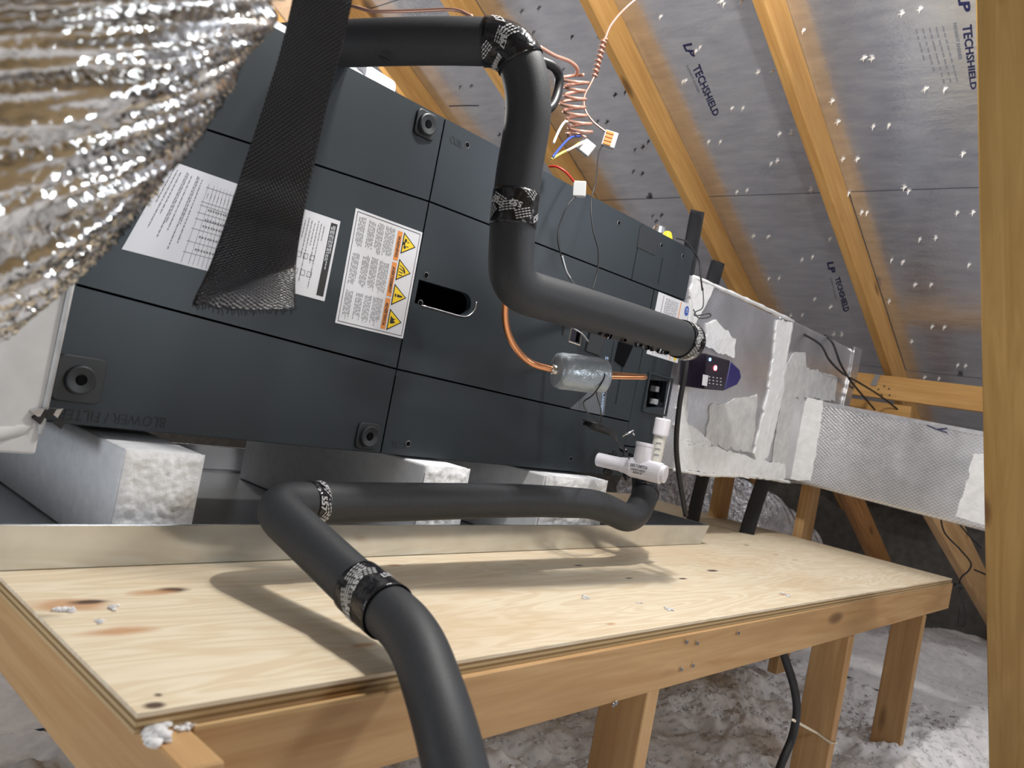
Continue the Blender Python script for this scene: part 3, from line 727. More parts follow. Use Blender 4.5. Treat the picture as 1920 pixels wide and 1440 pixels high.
# warning label
st, S = sticker('warning_label', ((667, 390), (792, 436), (755, 635), (628, 605)), 'sticker_label', 'white warning label with orange bars and yellow triangles')
mb = MB(); 
for lo in ((.03, .02, .036, .98), (.965, .02, .971, .98), (.03, .02, .971, .025), (.03, .975, .971, .98)): rect(mb, S, *lo)
obj('label_border', mb, 'print_dark', st)
S2 = lambda u, v: S(u, v)+np.array((0, -.0002, 0))
for wd, v0, v1 in (('WARNING', .06, .325), ('AVERTISSEMENT', .345, .655), ('ADVERTENCIA', .675, .955)):
    mb = MB(); rect(mb, S, .635, v0, .705, v1); ob = obj('orange_bar', mb, 'orange_ink', st)
    mb = MB(); txt_down(mb, S2, wd, .648, .692, v0+.04, v1-.03, .03); obj('warning_word', mb, 'print_dark', st)
S3 = lambda u, v: S(u, v)+np.array((0, -.0004, 0))
for k, vc in enumerate((.155, .40, .63, .86)):
    mb = MB(); mb.add([S(.725, vc-.10), S(.725, vc+.10), S(.935, vc)], [(0, 1, 2)]); obj('triangle_border', mb, 'black_ink', st)
    mb = MB(); mb.add([S2(.738, vc-.082), S2(.738, vc+.082), S2(.912, vc)], [(0, 1, 2)]); obj('warning_triangle', mb, 'yellow_ink', st)
    mb = MB()
    if k == 2:
        mb.add([S3(.79, vc-.014), S3(.79, vc+.014), S3(.87, vc+.006), S3(.87, vc-.006)], [(0, 1, 2, 3)])
        mb.add([S3(.765+.012*math.cos(a), vc+.016*math.sin(a)) for a in np.linspace(0, 6.28, 9)[:-1]], [tuple(range(8))])
    elif k == 0:
        for du, dvv in ((.0, 0), (.018, -.03), (.018, .03)): mb.add([S3(.752+du+.02*math.cos(a), vc+dvv+.018*math.sin(a)) for a in np.linspace(0, 6.28, 7)[:-1]], [tuple(range(6))])
        for dv_ in (-.02, .02): rect(mb, S3, .795, vc+dv_-.004, .825, vc+dv_+.004)
    elif k == 1:
        for j in range(4): mb.add([S3(.75, vc-.05+.03*j), S3(.75, vc-.042+.03*j), S3(.81, vc-.02+.022*j), S3(.81, vc-.028+.022*j)], [(0, 1, 2, 3)])
        mb.add([S3(.80, vc-.04), S3(.84, vc-.01), S3(.85, vc+.02), S3(.82, vc+.01)], [(0, 1, 2, 3)])
    else:
        mb.add([S3(.755, vc-.04), S3(.755, vc+.03), S3(.79, vc+.03), S3(.84, vc+.012), S3(.80, vc), S3(.83, vc-.015), S3(.79, vc-.02)], [tuple(range(7))])
    obj('warning_symbol', mb, 'black_ink', st)
mb = MB()
for bi, (v0, v1) in enumerate(((.05, .33), (.36, .655), (.69, .95))):
    u = .07; k = 0
    while u < .60:
        if k not in (5, 6, 12, 18): dashes(mb, S, u, v0+random.uniform(0, .02), v1-random.uniform(0, .06), .009, bi*100+k)
        u += .0205; k += 1
obj('printed_text', mb, 'print_grey', st)
# end label behind the pipe
st, S = sticker('end_label', ((1235, 547), (1294, 571), (1270, 681), (1212, 663)), 'sticker_label', 'white label with round blue emblem and orange rule')
mb = MB(); rect(mb, S, .16, .02, .175, .98); 
for k in range(9): dashes(mb, S, .25+k*.045, .05, .95, .02, 300+k)
obj('printed_text', mb, 'print_grey', st)
mb = MB(); rect(mb, S, .70, .02, .725, .98); obj('orange_rule', mb, 'orange_ink', st)
mb = MB(); c_ = U(1287, 583)+np.array((0, -.0012, 0)); mb.add([c_+np.array((.012*math.cos(a), 0, .014*math.sin(a))) for a in np.linspace(0, 6.283, 25)[:-1]], [tuple(range(23, -1, -1))]); obj('blue_emblem', mb, 'blue_ink', st)
mb = MB(); 
for dz in (-.004, 0.001, .005): mb.box((c_[0]-.006, c_[1]-.0006, c_[2]+dz), (c_[0]+.006, c_[1]-.0003, c_[2]+dz+.0016))
obj('emblem_mark', mb, 'sticker_white', st)
mb = MB(); mb.add([U(1262, 668)+np.array((0, -.0012, 0)), U(1273, 665)+np.array((0, -.0012, 0)), U(1264, 678)+np.array((0, -.0012, 0))], [(0, 2, 1)]); obj('yellow_corner', mb, 'yellow_ink', st)
# triangular maker's sticker
tri = [U(*p) for p in ((1069, 766), (1132, 779), (1142, 700))]
st = obj('triangle_sticker', MB().poly(tri, (0, -.0006, 0)), 'grey_ink', ah); st['label'] = 'hatched grey triangular sticker with blue lettering'
mb = MB(); o3 = [p+np.array((0, -.001, 0)) for p in tri]
for k in range(1, 16):
    t_ = k/16; a = o3[0]*(1-t_)+o3[1]*t_; b = o3[0]*(1-t_)+o3[2]*t_; d = np.array((.0009, 0, 0)); mb.add([a, a+d, b+d, b], [(0, 1, 2, 3)])
obj('hatching', mb, 'print_fade', st)
mb = MB(); add_text(mb, 'Superior by Design', [U(*p, YU-.0012) for p in ((1133, 668), (1125, 772), (1132, 773), (1141, 669))], bold=.02); obj('slogan', mb, 'light_blue_ink', st)
# embossed words
def emb(s, q_, b=.0):
    mb = MB(); add_text(mb, s, [U(*p, YU-.0006) for p in q_], bold=b); obj('embossed_word', mb, 'emboss', ah)
emb('BLOWER / FILTER', ((312, 783), (110, 765), (106, 786), (308, 803)))
emb('COIL', ((843, 266), (866, 279), (869, 267), (846, 253)))
emb('COIL', ((762, 830), (734, 826), (731, 839), (759, 843)))

# return plenum at the near end of the cabinet
rp = thing('return_plenum', (.05, 1.5, .12), 'pale grey duct board return plenum at the air handler end', 'plenum')
obj('plenum_box', MB().box((-.35, 1.19, .13), (XL-.003, 1.78, .80)), 'plenum_grey', rp, bev=.004)
mb = MB()
pts = smooth_path([(.10, 1.205, .146), (.26, 1.203, .146), (.35, 1.200, .158), (.386, 1.198, .180)], 8)
mb.tube(pts, lambda q: .019-.012*q*q, 14, wob=lambda u, a: 1+.2*noise.noise(Vector((u*14, a*1.5, 1)))); obj('mastic_bead', mb, 'plenum_grey', rp, smooth=True)
mb = MB().tube([(XL-.003, 1.189, .16), (XL-.001, 1.188, .40), (XL-.002, 1.189, .80)], .004, 8, wob=lambda u, a: 1+.4*noise.noise(Vector((u*20, a, 3)))); obj('mastic_seam', mb, 'dull_mastic', rp, smooth=True)
for k in range(7):
    p = U(70+random.uniform(-22, 32), 790+random.uniform(-30, 10), 1.186)
    obj('torn_flap', MB().add([p, p+np.array((.016, -.004, .006)), p+np.array((.012, -.002, -.008)), p+np.array((.002, .006, .004))], [(0, 1, 2), (0, 2, 3), (0, 3, 1), (1, 3, 2)]), 'black_ink' if k < 5 else 'foil_tape', rp)
mb = MB()
for k in range(7): mb.box((.30+k*.007, 1.1885, .36-k*.002), (.303+k*.007, 1.189, .378+random.uniform(0, .012)))
obj('handwriting', mb, 'print_fade', rp)

# ================================================================== INSULATED PIPES
def tape_band(parent, path, s0, s1, r, label=None, seed=0, words_=('557',), tilt=0.0):
    """sleeve of black printed tape around the part of the path between fractions s0..s1"""
    n = len(path); A = np.array(path); idx = np.linspace(s0*(n-1), s1*(n-1), 14)
    pts = [np.array([np.interp(z, range(n), A[:, k]) for k in range(3)]) for z in idx]
    mb = MB().tube(pts, r+.0012, 40, cap=False, wob=lambda u, a: 1+.012*noise.noise(Vector((u*5, a*2, seed))))
    bnd = obj('tape_wrap', mb, 'tape_black', parent, smooth=True)
    sol = bnd.modifiers.new('thickness', 'SOLIDIFY'); sol.thickness = .0008
    Fr = frames(pts); Ls = np.linalg.norm(pts[-1]-pts[0]); mb = MB(); rg = random.Random(seed)
    R2 = r+.0026
    def on_tape(a, th):
        z = max(0, min(1, a))*13; i = min(int(z), 12); c = pts[i]+(pts[i+1]-pts[i])*(z-i); f = Fr[i]
        return c+R2*(math.cos(th)*f[0]+math.sin(th)*f[1])
    mid = pts[7]; v = CP-mid; th0 = math.atan2(v@Fr[7][1], v@Fr[7][0])
    for k in range(9):
        th = th0-1.3+k*.33; a = rg.uniform(.05, .6)
        kind = k % 3
        if kind == 0:
            V, Fc = text_mesh('557', .03); h_ = .010/max(Ls, .01); ww = .022/R2; ang = rg.uniform(-.6, .6)
            pr = []
            for x, y in V:
                xx, yy = x*.022, y*.010; X = xx*math.cos(ang)-yy*math.sin(ang); Y = xx*math.sin(ang)+yy*math.cos(ang)
                pr.append(on_tape(a+Y/max(Ls, .01), th+X/R2))
            mb.add(pr, Fc)
        else:
            ang = rg.uniform(-.7, .7)
            for j in range(4):
                for dd in range(5):
                    x0_ = dd*.0058; w__ = .0042; y0_ = j*.0042; pr = []
                    for xx, yy in ((x0_, y0_), (x0_+w__, y0_), (x0_+w__, y0_+.0018), (x0_, y0_+.0018)):
                        X = xx*math.cos(ang)-yy*math.sin(ang); Y = xx*math.sin(ang)+yy*math.cos(ang); pr.append(on_tape(a+Y/max(Ls, .01), th+X/R2))
                    mb.add(pr, [(0, 1, 2, 3)])
    obj('tape_print', mb, 'tape_print', bnd)
    return bnd
RS = .0375
sp_ = [at(420, 92, 1.42), at(640, 82, 1.335), at(800, 76, 1.31), at(968, 80, 1.30), at(996, 190, 1.30), at(972, 330, 1.30), at(960, 430, 1.30), at(956, 540, 1.30), at(1130, 590, 1.45), at(1290, 640, 1.64)]
spath = bend_path(sp_, [.1, .1, .115, .05, .1, .1, .125, .1])
sl = thing('suction_line', tuple(at(956, 540, 1.30)), 'thick black foam insulated suction pipe bent in front of the cabinet', 'insulated pipe')
obj('insulation_sleeve', MB().tube(spath, RS, 40, wob=lambda u, a: 1+.012*noise.noise(Vector((u*22, math.cos(a), math.sin(a))))), 'pipe_rubber', sl, smooth=True)
def frac(path, p):
    d = [np.linalg.norm(q_-np.array(p)) for q_ in path]; return int(np.argmin(d))/(len(path)-1)
def fpx(path, px, py):
    best = min(range(len(path)), key=lambda i: (960+FPX*((path[i]-CP)@R)/((path[i]-CP)@FW)-px)**2+(720+FPX*((path[i]-CP)@D)/((path[i]-CP)@FW)-py)**2)
    return best/(len(path)-1)
f = fpx(spath, 952, 92); tape_band(sl, spath, f-.026, f+.026, RS+.001, seed=1)
f0, f1 = fpx(spath, 974, 365), fpx(spath, 968, 428); tape_band(sl, spath, f0, f1, RS, seed=2)
f0 = fpx(spath, 1272, 632); tape_band(sl, spath, f0, .999, RS+.001, seed=3)
e0 = spath[-1]; fr_ = spath[-1]-spath[-6]; fr_ /= np.linalg.norm(fr_)
# taped end narrows onto the copper stub that turns into the cabinet
obj('taped_end', MB().tube([e0-fr_*.004, e0+fr_*.008, e0+fr_*.016, e0+fr_*.02], lambda q: RS+.002-.016*q*q, 30), 'tape_black', sl, smooth=True)
cp = bend_path([e0, e0+fr_*.055, np.array((e0[0]+.075, YU+.01, e0[2]+.035))], .04)
obj('taped_elbow', MB().tube(cp, .012, 14), 'tape_black', sl, smooth=True)
# ragged foam seam under the lower run
mb = MB()
for k in range(16):
    u = random.uniform(.80, .96); c = spath[int(u*(len(spath)-1))]; mb.box((-.004, -.004, -.003), (.006, .003, .003), Matrix.Translation(c+D*RS*.96-FW*.012) @ Matrix.Rotation(random.uniform(0, 3), 4, 'Y'))
obj('ragged_seam', mb, 'tape_black', sl)

c_ = at(722, 112, 1.29); obj('sleeve_slit', MB().lathe(c_, R*.8+D*.5, [(-.014, .0005), (-.005, .0035), (.006, .0035), (.014, .0005)], 8), 'black_ink', sl)
# liquid line with filter drier
ld = thing('filter_drier', tuple(at(1088, 700, 1.5)), 'grey taped filter drier canister on thin bent copper tube', 'filter drier')
c0, c1 = at(1042, 694, 1.49), at(1134, 706, 1.53); axd = (c1-c0)/np.linalg.norm(c1-c0); Ld = np.linalg.norm(c1-c0)
mb = MB().tube([c0+axd*Ld*u for u in (0, .02, .10, .2, .35, .5, .65, .8, .9, .98, 1)], lambda q: .0345*min(1, .35+3.4*min(q+.06, 1.06-q))**.6 if (q < .2 or q > .8) else .0345, 28, wob=lambda u, a: 1+.03*noise.noise(Vector((u*6, math.cos(a)*2, math.sin(a)*2))))
obj('canister', mb, 'grey_tape', ld, smooth=True)
tb = smooth_path([at(956, 515, 1.33), at(948, 560, 1.36), at(949, 610, 1.39), at(965, 650, 1.42), at(995, 680, 1.46), at(1040, 694, 1.49)], 10)
obj('copper_tube', MB().tube(tb, .0062, 14), 'copper', ld, smooth=True)
obj('brazed_joint', MB().tube([at(1034, 692, 1.485), at(1043, 694.5, 1.49), at(1052, 696, 1.495)], .0095, 14), 'solder', ld, smooth=True)
e1 = at(1213, 707, 1.63)
tb = bend_path([c1-axd*.005, e1, np.array((e1[0]+.03, YU+.01, e1[2]-.012))], .012)
obj('copper_tube', MB().tube(tb, .0056, 14), 'copper', ld, smooth=True)
# sensor wires looped round the canister
sw_ = thing('sensor_wire', tuple(at(1130, 770, 1.6)), 'thin black sensor wires hanging from drier to a tied bundle', 'wire')
for pts in (((1128, 690, 1.50), (1133, 708, 1.49), (1112, 740, 1.50), (1094, 755, 1.55), (1103, 775, 1.65), (1125, 792, 1.72)),
            ((1132, 688, 1.5), (1120, 715, 1.49), (1119, 740, 1.52), (1126, 765, 1.62), (1128, 792, 1.72))):
    obj('strand', MB().tube(smooth_path([at(*p) for p in pts], 8), .0014, 6), 'black_wire', sw_, smooth=True)
mb = MB()
for k in range(9):
    dy = random.uniform(-6, 6); mb.tube(smooth_path([at(1092+random.uniform(0, 8), 790+dy, 1.74), at(1115, 797+dy*1.4, 1.72), at(1140, 805+dy*1.3, 1.74), at(1156, 822+dy, 1.78), at(1140, 812-dy, 1.76), at(1110, 803-dy*.6, 1.75), at(1094, 795-dy*.4, 1.74)], 5), .0016, 6)
obj('tied_bundle', mb, 'black_wire', sw_, smooth=True)
obj('strand', MB().tube(smooth_path([at(1156, 822, 1.78), at(1164, 836, 1.82), at(1172, 848, 1.85), at(1180, 860, 1.88)], 6), .0014, 6), 'black_wire', sw_, smooth=True)
obj('bare_wire_end', MB().tube([at(1167, 818, 1.84), at(1188, 807, 1.84)], .0022, 8), 'bright_steel', sw_, smooth=True)
obj('wire_tip', MB().tube([at(1186, 812, 1.84), at(1190, 816, 1.84)], .002, 8), 'bright_steel', sw_, smooth=True)

# condensate drain
RD = .032
dp = [U(1207, 868, 1.10), U(1212, 925, 1.03), U(1186, 978, 1.0), U(1120, 945, 1.0), U(990, 938, 1.0), U(760, 941, 1.0), U(505, 945, 1.0), at(690, 1118, .985), at(778, 1185, .90), at(836, 1360, .80), at(872, 1520, .74)]
dpath = bend_path(dp, [.03, .055, .06, .1, .1, .05, .08, .075, .1])
dl = thing('drain_line', tuple(dp[6]), 'black foam insulated drain pipe bending over the platform front edge', 'insulated pipe')
obj('insulation_sleeve', MB().tube(dpath, RD, 40, wob=lambda u, a: 1+.012*noise.noise(Vector((u*22, math.cos(a), 5+math.sin(a))))), 'pipe_rubber', dl, smooth=True)
f0, f1 = fpx(dpath, 555, 942), fpx(dpath, 598, 942); tape_band(dl, dpath, f0-.012, f1, RD, seed=5)
f0, f1 = fpx(dpath, 672, 1100), fpx(dpath, 727, 1148); tape_band(dl, dpath, f0, f1, RD+.002, seed=6)
f1 = fpx(dpath, 1212, 930); tape_band(dl, dpath, .012, f1, RD, seed=7)

# float switch tee
fs_ = thing('float_switch', tuple(at(1200, 880, 1.95)), 'white plastic float safety switch tee beside the drain trap', 'float switch')
a_, b_ = at(1120, 861, 1.93), at(1240, 888, 1.85); dx = (b_-a_)/np.linalg.norm(b_-a_); Lf = np.linalg.norm(b_-a_)
obj('stub_pipe', MB().lathe(a_, dx, [(0, .0145), (.002, .0165), (Lf*.45, .0165), (Lf*.46, .0150)], 24), 'pvc', fs_, smooth=False)
obj('tee_body', MB().lathe(a_, dx, [(Lf*.38, .0175), (Lf*.46, .0190), (Lf*.55, .0235), (Lf*.95, .0245), (Lf, .0245), (Lf*1.0+.001, .021), (Lf*1.0+.010, .0205), (Lf*1.0+.011, .018)], 28), 'pvc', fs_, smooth=False)
upv = np.array((0, 0, 1.0)); cb = a_+dx*Lf*.68
obj('branch_socket', MB().lathe(cb, upv, [(0, .0205), (.055, .0205), (.056, .0215), (.062, .0215), (.062, .017), (.05, .0165)], 24), 'pvc', fs_, smooth=False)
rb_ = at(1228, 868, 1.92)
obj('riser_tube', MB().lathe(rb_, upv, [(-.01, .0150), (.085, .0150)], 24), 'pvc_tan', fs_)
obj('riser_cap', MB().lathe(rb_, upv, [(.068, .0185), (.072, .0190), (.106, .0190), (.109, .0170)], 24), 'pvc', fs_)
mb = MB(); cm = a_+dx*Lf*.70; perp = np.cross(dx, upv); perp /= np.linalg.norm(perp); toc = CP-cm; toc = toc-dx*(toc@dx); toc /= np.linalg.norm(toc); upd = np.cross(dx, toc); upd = upd if upd[2] > 0 else -upd
def cyl(s_, h_): th = h_/.0252; return cm+dx*s_+.0252*(math.cos(th)*toc+math.sin(th)*upd)
for s_, h0, h1, w__ in (('SAFE-T-SWITCH', .001, .009, .042), ('CONDENSATE OVERFLOW', -.007, -.002, .036), ('MODEL SS1', -.014, -.009, .022)):
    V, Fc = text_mesh(s_, .02); mb.add([cyl((x-.5)*w__, h0+(h1-h0)*y) for x, y in V], Fc)
obj('printed_words', mb, 'black_ink', fs_)
mb = MB()
for k in range(4):
    z = .02+k*.014; tocr = CP-rb_; tocr[2] = 0; tocr /= np.linalg.norm(tocr); sdv = np.cross(upv, tocr); mb.box((-.007, -.0004, 0), (.007, .0004, .002), Matrix.Translation(rb_+tocr*.0154+upv*z) @ Matrix.Rotation(math.atan2(sdv[1], sdv[0]), 4, 'Z'))
obj('gauge_marks', mb, 'print_fade', fs_)
# black putty behind the float switch
mb = MB()
for k in range(24):
    p = at(1135+random.uniform(0, 75), 850+random.uniform(-8, 36)+random.uniform(0, 1)*10, 2.03); mb.box((-.010, -.006, -.005), (.010, .006, .005), Matrix.Translation(p) @ Matrix.Rotation(random.uniform(0, 3), 4, (random.random(), random.random(), 1)))
tag(obj('sealing_tape', mb, 'tape_black', bev=.002), 'crumpled black sealing tape around the drain outlet behind float switch', 'tape')

# ================================================================== SUPPLY PLENUM
YS = 1.215; ZP0, ZP1 = .208, .772
spn = thing('supply_plenum', (2.7, 1.5, ZP0), 'silver foil duct board supply plenum joined to the cabinet end', 'plenum')
XP1 = 3.40
obj('plenum_box', MB().box((XR+.003, YS, ZP0), (2.64, 1.78, ZP1)), 'duct_foil', spn, bev=.006)
obj('plenum_box', MB().box((2.64, YS+.004, ZP0-.002), (XP1, 1.78, ZP1+.018)), 'duct_foil', spn, bev=.012)
def smear(name, pts, material, parent, y0=YS, thk=.004, amp=.012, seed=0):
    """irregular flat dab of mastic on the plenum face, outline given in pixels"""
    P = [U(*p, y0) for p in pts]; out = []
    for i in range(len(P)):
        a, b = P[i], P[(i+1) % len(P)]; n = max(2, int(np.linalg.norm(b-a)/.016))
        for k in range(n):
            q_ = a+(b-a)*k/n; j = noise.noise_vector(Vector(q_)*38+Vector((seed, 0, 0)))*amp
            out.append(np.array((q_[0]+j[0], y0, q_[2]+j[2])))
    o = obj(name, MB().poly(out, (0, -thk-seed*.00025, 0)), material, parent); return o
smear('mastic_band', ((1297, 518), (1338, 535), (1326, 562), (1305, 600), (1296, 640), (1284, 640), (1290, 575)), 'mastic', spn, seed=1)
smear('mastic_patch', ((1323, 604), (1340, 600), (1378, 638), (1376, 672), (1340, 660), (1320, 650)), 'mastic', spn, seed=2)
smear('mastic_band', ((1283, 660), (1296, 690), (1284, 790), (1330, 826), (1330, 836), (1272, 832), (1262, 800)), 'mastic', spn, seed=3)
smear('mastic_band', ((1455, 600), (1485, 606), (1476, 660), (1462, 760), (1440, 850), (1420, 875), (1412, 850), (1438, 740), (1448, 670)), 'mastic', spn, seed=4)
smear('mastic_band', ((1266, 832), (1320, 832), (1420, 862), (1470, 868), (1470, 900), (1400, 896), (1262, 878)), 'mastic', spn, seed=5)
smear('foil_patch', ((1488, 660), (1508, 662), (1510, 690), (1568, 706), (1562, 752), (1500, 745), (1480, 745)), 'dull_mastic', spn, y0=YS+.003, seed=6)
smear('mastic_band', ((1468, 690), (1486, 662), (1488, 745), (1470, 880), (1446, 880)), 'dull_mastic', spn, y0=YS+.003, amp=.006, seed=9)
smear('foil_tape', ((1601, 650), (1614, 656), (1606, 700), (1588, 768), (1578, 766), (1592, 705)), 'foil_tape', spn, y0=YS+.003, amp=.002, seed=7)
smear('pale_smear', ((1330, 760), (1420, 740), (1408, 850), (1320, 830)), 'dull_mastic', spn, amp=.016, thk=.0015, seed=8)
smear('foil_patch', ((1290, 700), (1322, 708), (1318, 770), (1284, 770)), 'foil_tape', spn, thk=.0025, amp=.004, seed=12)
# lumpy edge lines
for a in (((1300, 519, YS), (1400, 562, YS), (1487, 602, YS)), ((1262, 880, YS), (1330, 890, YS), (1420, 893, YS), (1480, 904, YS)), ((1482, 604, YS), (1466, 700, YS), (1440, 800, YS), (1424, 890, YS)), ((1284, 824, YS), (1310, 828, YS), (1330, 829, YS))):
    obj('mastic_bead', MB().tube(smooth_path([U(*p) for p in a], 10), .006, 8, wob=lambda u, q_: 1+.6*noise.noise(Vector((u*25, q_, 2)))), 'mastic', spn, smooth=True)
# branch duct towards the post
XB0, XB1 = 2.965, 3.30
bd = thing('branch_duct', (3.13, .8, .2), 'rectangular silver foil branch duct running from plenum behind the post', 'duct')
YB1 = .36
zt0, zt1, zb0, zb1 = .53, .495, .215, .182
A0 = [(XB0, YS-.002, zb0), (XB1, YS-.002, zb0), (XB1, YS-.002, zt0), (XB0, YS-.002, zt0)]; A1 = [(XB0, YB1, zb1), (XB1, YB1, zb1), (XB1, YB1, zt1), (XB0, YB1, zt1)]
obj('duct_box', MB().hexa(A0, A1), 'duct_foil', bd, bev=.010)
def bsmear(name, px, material, amp=.008, thk=.003, seed=0):
    P = [on(*p, 0, XB0) for p in px]; out = []
    for i in range(len(P)):
        a, b = P[i], P[(i+1) % len(P)]; n = max(2, int(np.linalg.norm(b-a)/.012))
        for k in range(n):
            q_ = a+(b-a)*k/n; j = noise.noise_vector(Vector(q_)*45+Vector((seed, 0, 0)))*amp; out.append(np.array((XB0, q_[1]+j[1], q_[2]+j[2]*.5)))
    return obj(name, MB().poly(out[::-1], (-thk, 0, 0)), material, bd)
bsmear('mastic_band', ((1494, 742), (1546, 752), (1538, 800), (1530, 850), (1520, 902), (1470, 898), (1482, 820)), 'mastic', seed=1)
bsmear('mastic_band', ((1825, 850), (1860, 850), (1860, 990), (1792, 968), (1806, 925), (1818, 890)), 'mastic', seed=2)
obj('foil_tape', MB().hexa([(XB0-.002, YS-.01, zt0-.012), (XB0-.002, YS-.01, zt0+.002), (XB0-.002, YB1, zt1+.002), (XB0-.002, YB1, zt1-.012)], [(XB0+.06, YS-.01, zt0+.002), (XB0+.06, YS-.01, zt0+.003), (XB0+.06, YB1, zt1+.003), (XB0+.06, YB1, zt1+.002)]), 'foil_tape', bd)
mk = MB()
for a, b in (((1738, 797), (1757, 805)), ((1757, 805), (1776, 803)), ((1757, 805), (1776, 811))): mk.tube([on(*a, 0, XB0-.003), on(*b, 0, XB0-.003)], .0022, 6)
obj('marker_arrow', mk, 'print_navy', bd)
# air purifier on the plenum
lp = thing('air_purifier', tuple(U(1345, 700)), 'small black air purifier box with glowing red indicator on plenum', 'air purifier')
yd = 1.13
q = [U(*p, yd) for p in ((1326, 663), (1370, 676), (1358, 733), (1321, 730))]; q2 = [U(*p, yd+.03) for p in ((1366, 674), (1389, 700), (1385, 722), (1352, 731))]
obj('case', MB().poly(q, (0, YS-yd, 0)), 'device_black', lp, bev=.003)
q3 = [U(*p, yd) for p in ((1370, 676), (1388, 693), (1391, 708), (1383, 722), (1358, 733))]
obj('end_cap', MB().poly(q3, (0, YS-yd, 0)), 'device_blue', lp, bev=.005)
obj('red_indicator', MB().lathe(U(1341, 690, yd), (0, -1, 0), [(-.002, .008), (.002, .007), (.003, .003)], 14), 'led_red', lp)
obj('blue_indicator', MB().lathe(U(1331, 674, yd), (0, -1, 0), [(-.002, .0055), (.002, .004)], 12), 'led_blue', lp)
mb = MB()
for k in range(5):
    rgk = random.Random(k)
    for j in range(3): c = U(1322+k*7, 706+j*6+k, yd-.0005); mb.box((c[0], c[1]-.0004, c[2]), (c[0]+.008, c[1], c[2]+.0025))
obj('printed_text', mb, 'tape_print', lp)
obj('white_tag', MB().poly([U(*p, yd-.0002) for p in ((1318, 702), (1328, 704), (1325, 724), (1316, 722))], (0, -.0006, 0)), 'sticker_label', lp)
rl = lamp('indicator_glow', tuple(U(1312, 690, 1.178)), .22, .01, (1, .05, .08)); 

# ================================================================== WIRES
def wire(name, label, strands, cat='wire', k=8):
    ends = at(*strands[0][0][-1]) if not isinstance(strands[0][0][-1], np.ndarray) else strands[0][0][-1]
    t_ = thing(name, tuple(ends), label, cat)
    for pts, r_, m_ in strands:
        P = [at(*p) for p in pts]; obj('strand', MB().tube(smooth_path(P, k), r_, 8), m_, t_, smooth=True)
    return t_
wire('control_cable', 'thick black control cable dropping beside the cabinet end to the pan', [(((1290, 648, 2.17), (1284, 700, 2.17), (1274, 760, 2.19), (1268, 830, 2.22), (1273, 890, 2.26), (1286, 967, 2.30)), .0075, 'black_wire')])
wire('thin_wire', 'fine black wire tangle above suction pipe end at the plenum seam', [(((1318, 540, 2.20), (1318, 575, 2.18), (1304, 585, 2.17), (1303, 592, 2.16), (1318, 590, 2.15), (1330, 588, 2.15), (1331, 594, 2.15), (1310, 596, 2.15), (1300, 580, 2.16)), .0016, 'black_wire')])
wire('black_lead', 'thin black lead from orange lever connector down the cabinet face', [(((1131, 270, 2.0), (1122, 290, 1.95), (1117, 340, 1.83), (1108, 380, 1.80), (1112, 430, 1.78), (1122, 470, 1.77), (1120, 510, 1.76), (1110, 545, 1.74)), .0017, 'black_wire')])
wire('black_lead', 'thin black lead from plain grey connector down the cabinet face', [(((1082, 366, 1.76), (1065, 385, 1.74), (1050, 420, 1.73), (1046, 450, 1.72), (1055, 490, 1.72), (1066, 518, 1.71), (1078, 535, 1.70)), .0017, 'black_wire'), (((1054, 480, 1.71), (1062, 508, 1.70), (1070, 522, 1.70)), .002, 'grey_wire')])
wire('red_lead', 'short red lead entering the plain grey connector', [(((1030, 312, 1.75), (1045, 313, 1.74), (1062, 324, 1.74), (1078, 343, 1.755)), .0026, 'red_wire')])
wire('grey_lead', 'stiff grey lead inside the cabinet port under suction pipe', [(((1070, 613, 1.75), (1090, 625, 1.74), (1103, 640, 1.76)), .0018, 'grey_wire')])
wire('thermostat_wire', 'pinkish thermostat cable running over the suction pipe top', [(((560, 18, 1.7), (650, 11, 1.62), (700, 21, 1.58), (780, 20, 1.55), (850, 18, 1.52), (885, 31, 1.5)), .0036, 'copper_wire')])
# coiled thermostat wire
hx = []
c_top, c_bot = at(1072, 140, 1.9), at(1085, 255, 1.9)
for k in range(150):
    u = k/149; c = c_top+(c_bot-c_top)*u+R*.006*math.sin(u*9); a = 2*math.pi*7.5*u; rr = .027+.007*math.sin(u*17)*(1-u)
    hx.append(c+rr*(math.cos(a)*R+math.sin(a)*(FW*.8-D*.38)))
tw = thing('thermostat_coil', tuple(c_bot), 'coppery thermostat wire wound into a loose hanging coil', 'wire coil')
obj('coil', MB().tube(hx, .0040, 8), 'copper_wire', tw, smooth=True)
obj('lead_in', MB().tube(smooth_path([at(1012, 88, 1.75), at(1040, 104, 1.8), at(1068, 115, 1.85), at(1082, 128, 1.88), at(1081, 142, 1.9)], 8), .0045, 8), 'copper_wire', tw, smooth=True)
obj('black_loop', MB().tube(smooth_path([at(1008, 112, 1.42), at(1036, 124, 1.44), at(1048, 142, 1.46), at(1046, 170, 1.46), at(1034, 200, 1.44), at(1010, 212, 1.42)], 8), .0085, 10), 'black_wire', tw, smooth=True)
for pts, m_ in ((((1072, 235, 1.9), (1060, 228, 1.88), (1048, 245, 1.85), (1038, 268, 1.8)), 'white_wire'), (((1088, 255, 1.9), (1070, 258, 1.88), (1052, 275, 1.85), (1036, 295, 1.8)), 'blue_wire'),
                (((1095, 262, 1.9), (1072, 278, 1.88), (1055, 286, 1.85), (1034, 298, 1.8)), 'yellow_wire'), (((1100, 258, 1.9), (1080, 250, 1.9), (1062, 250, 1.88)), 'copper_wire'), (((1097, 266, 1.9), (1084, 272, 1.88), (1062, 283, 1.86)), 'white_wire')):
    obj('conductor', MB().tube(smooth_path([at(*p) for p in pts], 6), .003, 8), m_, tw, smooth=True)
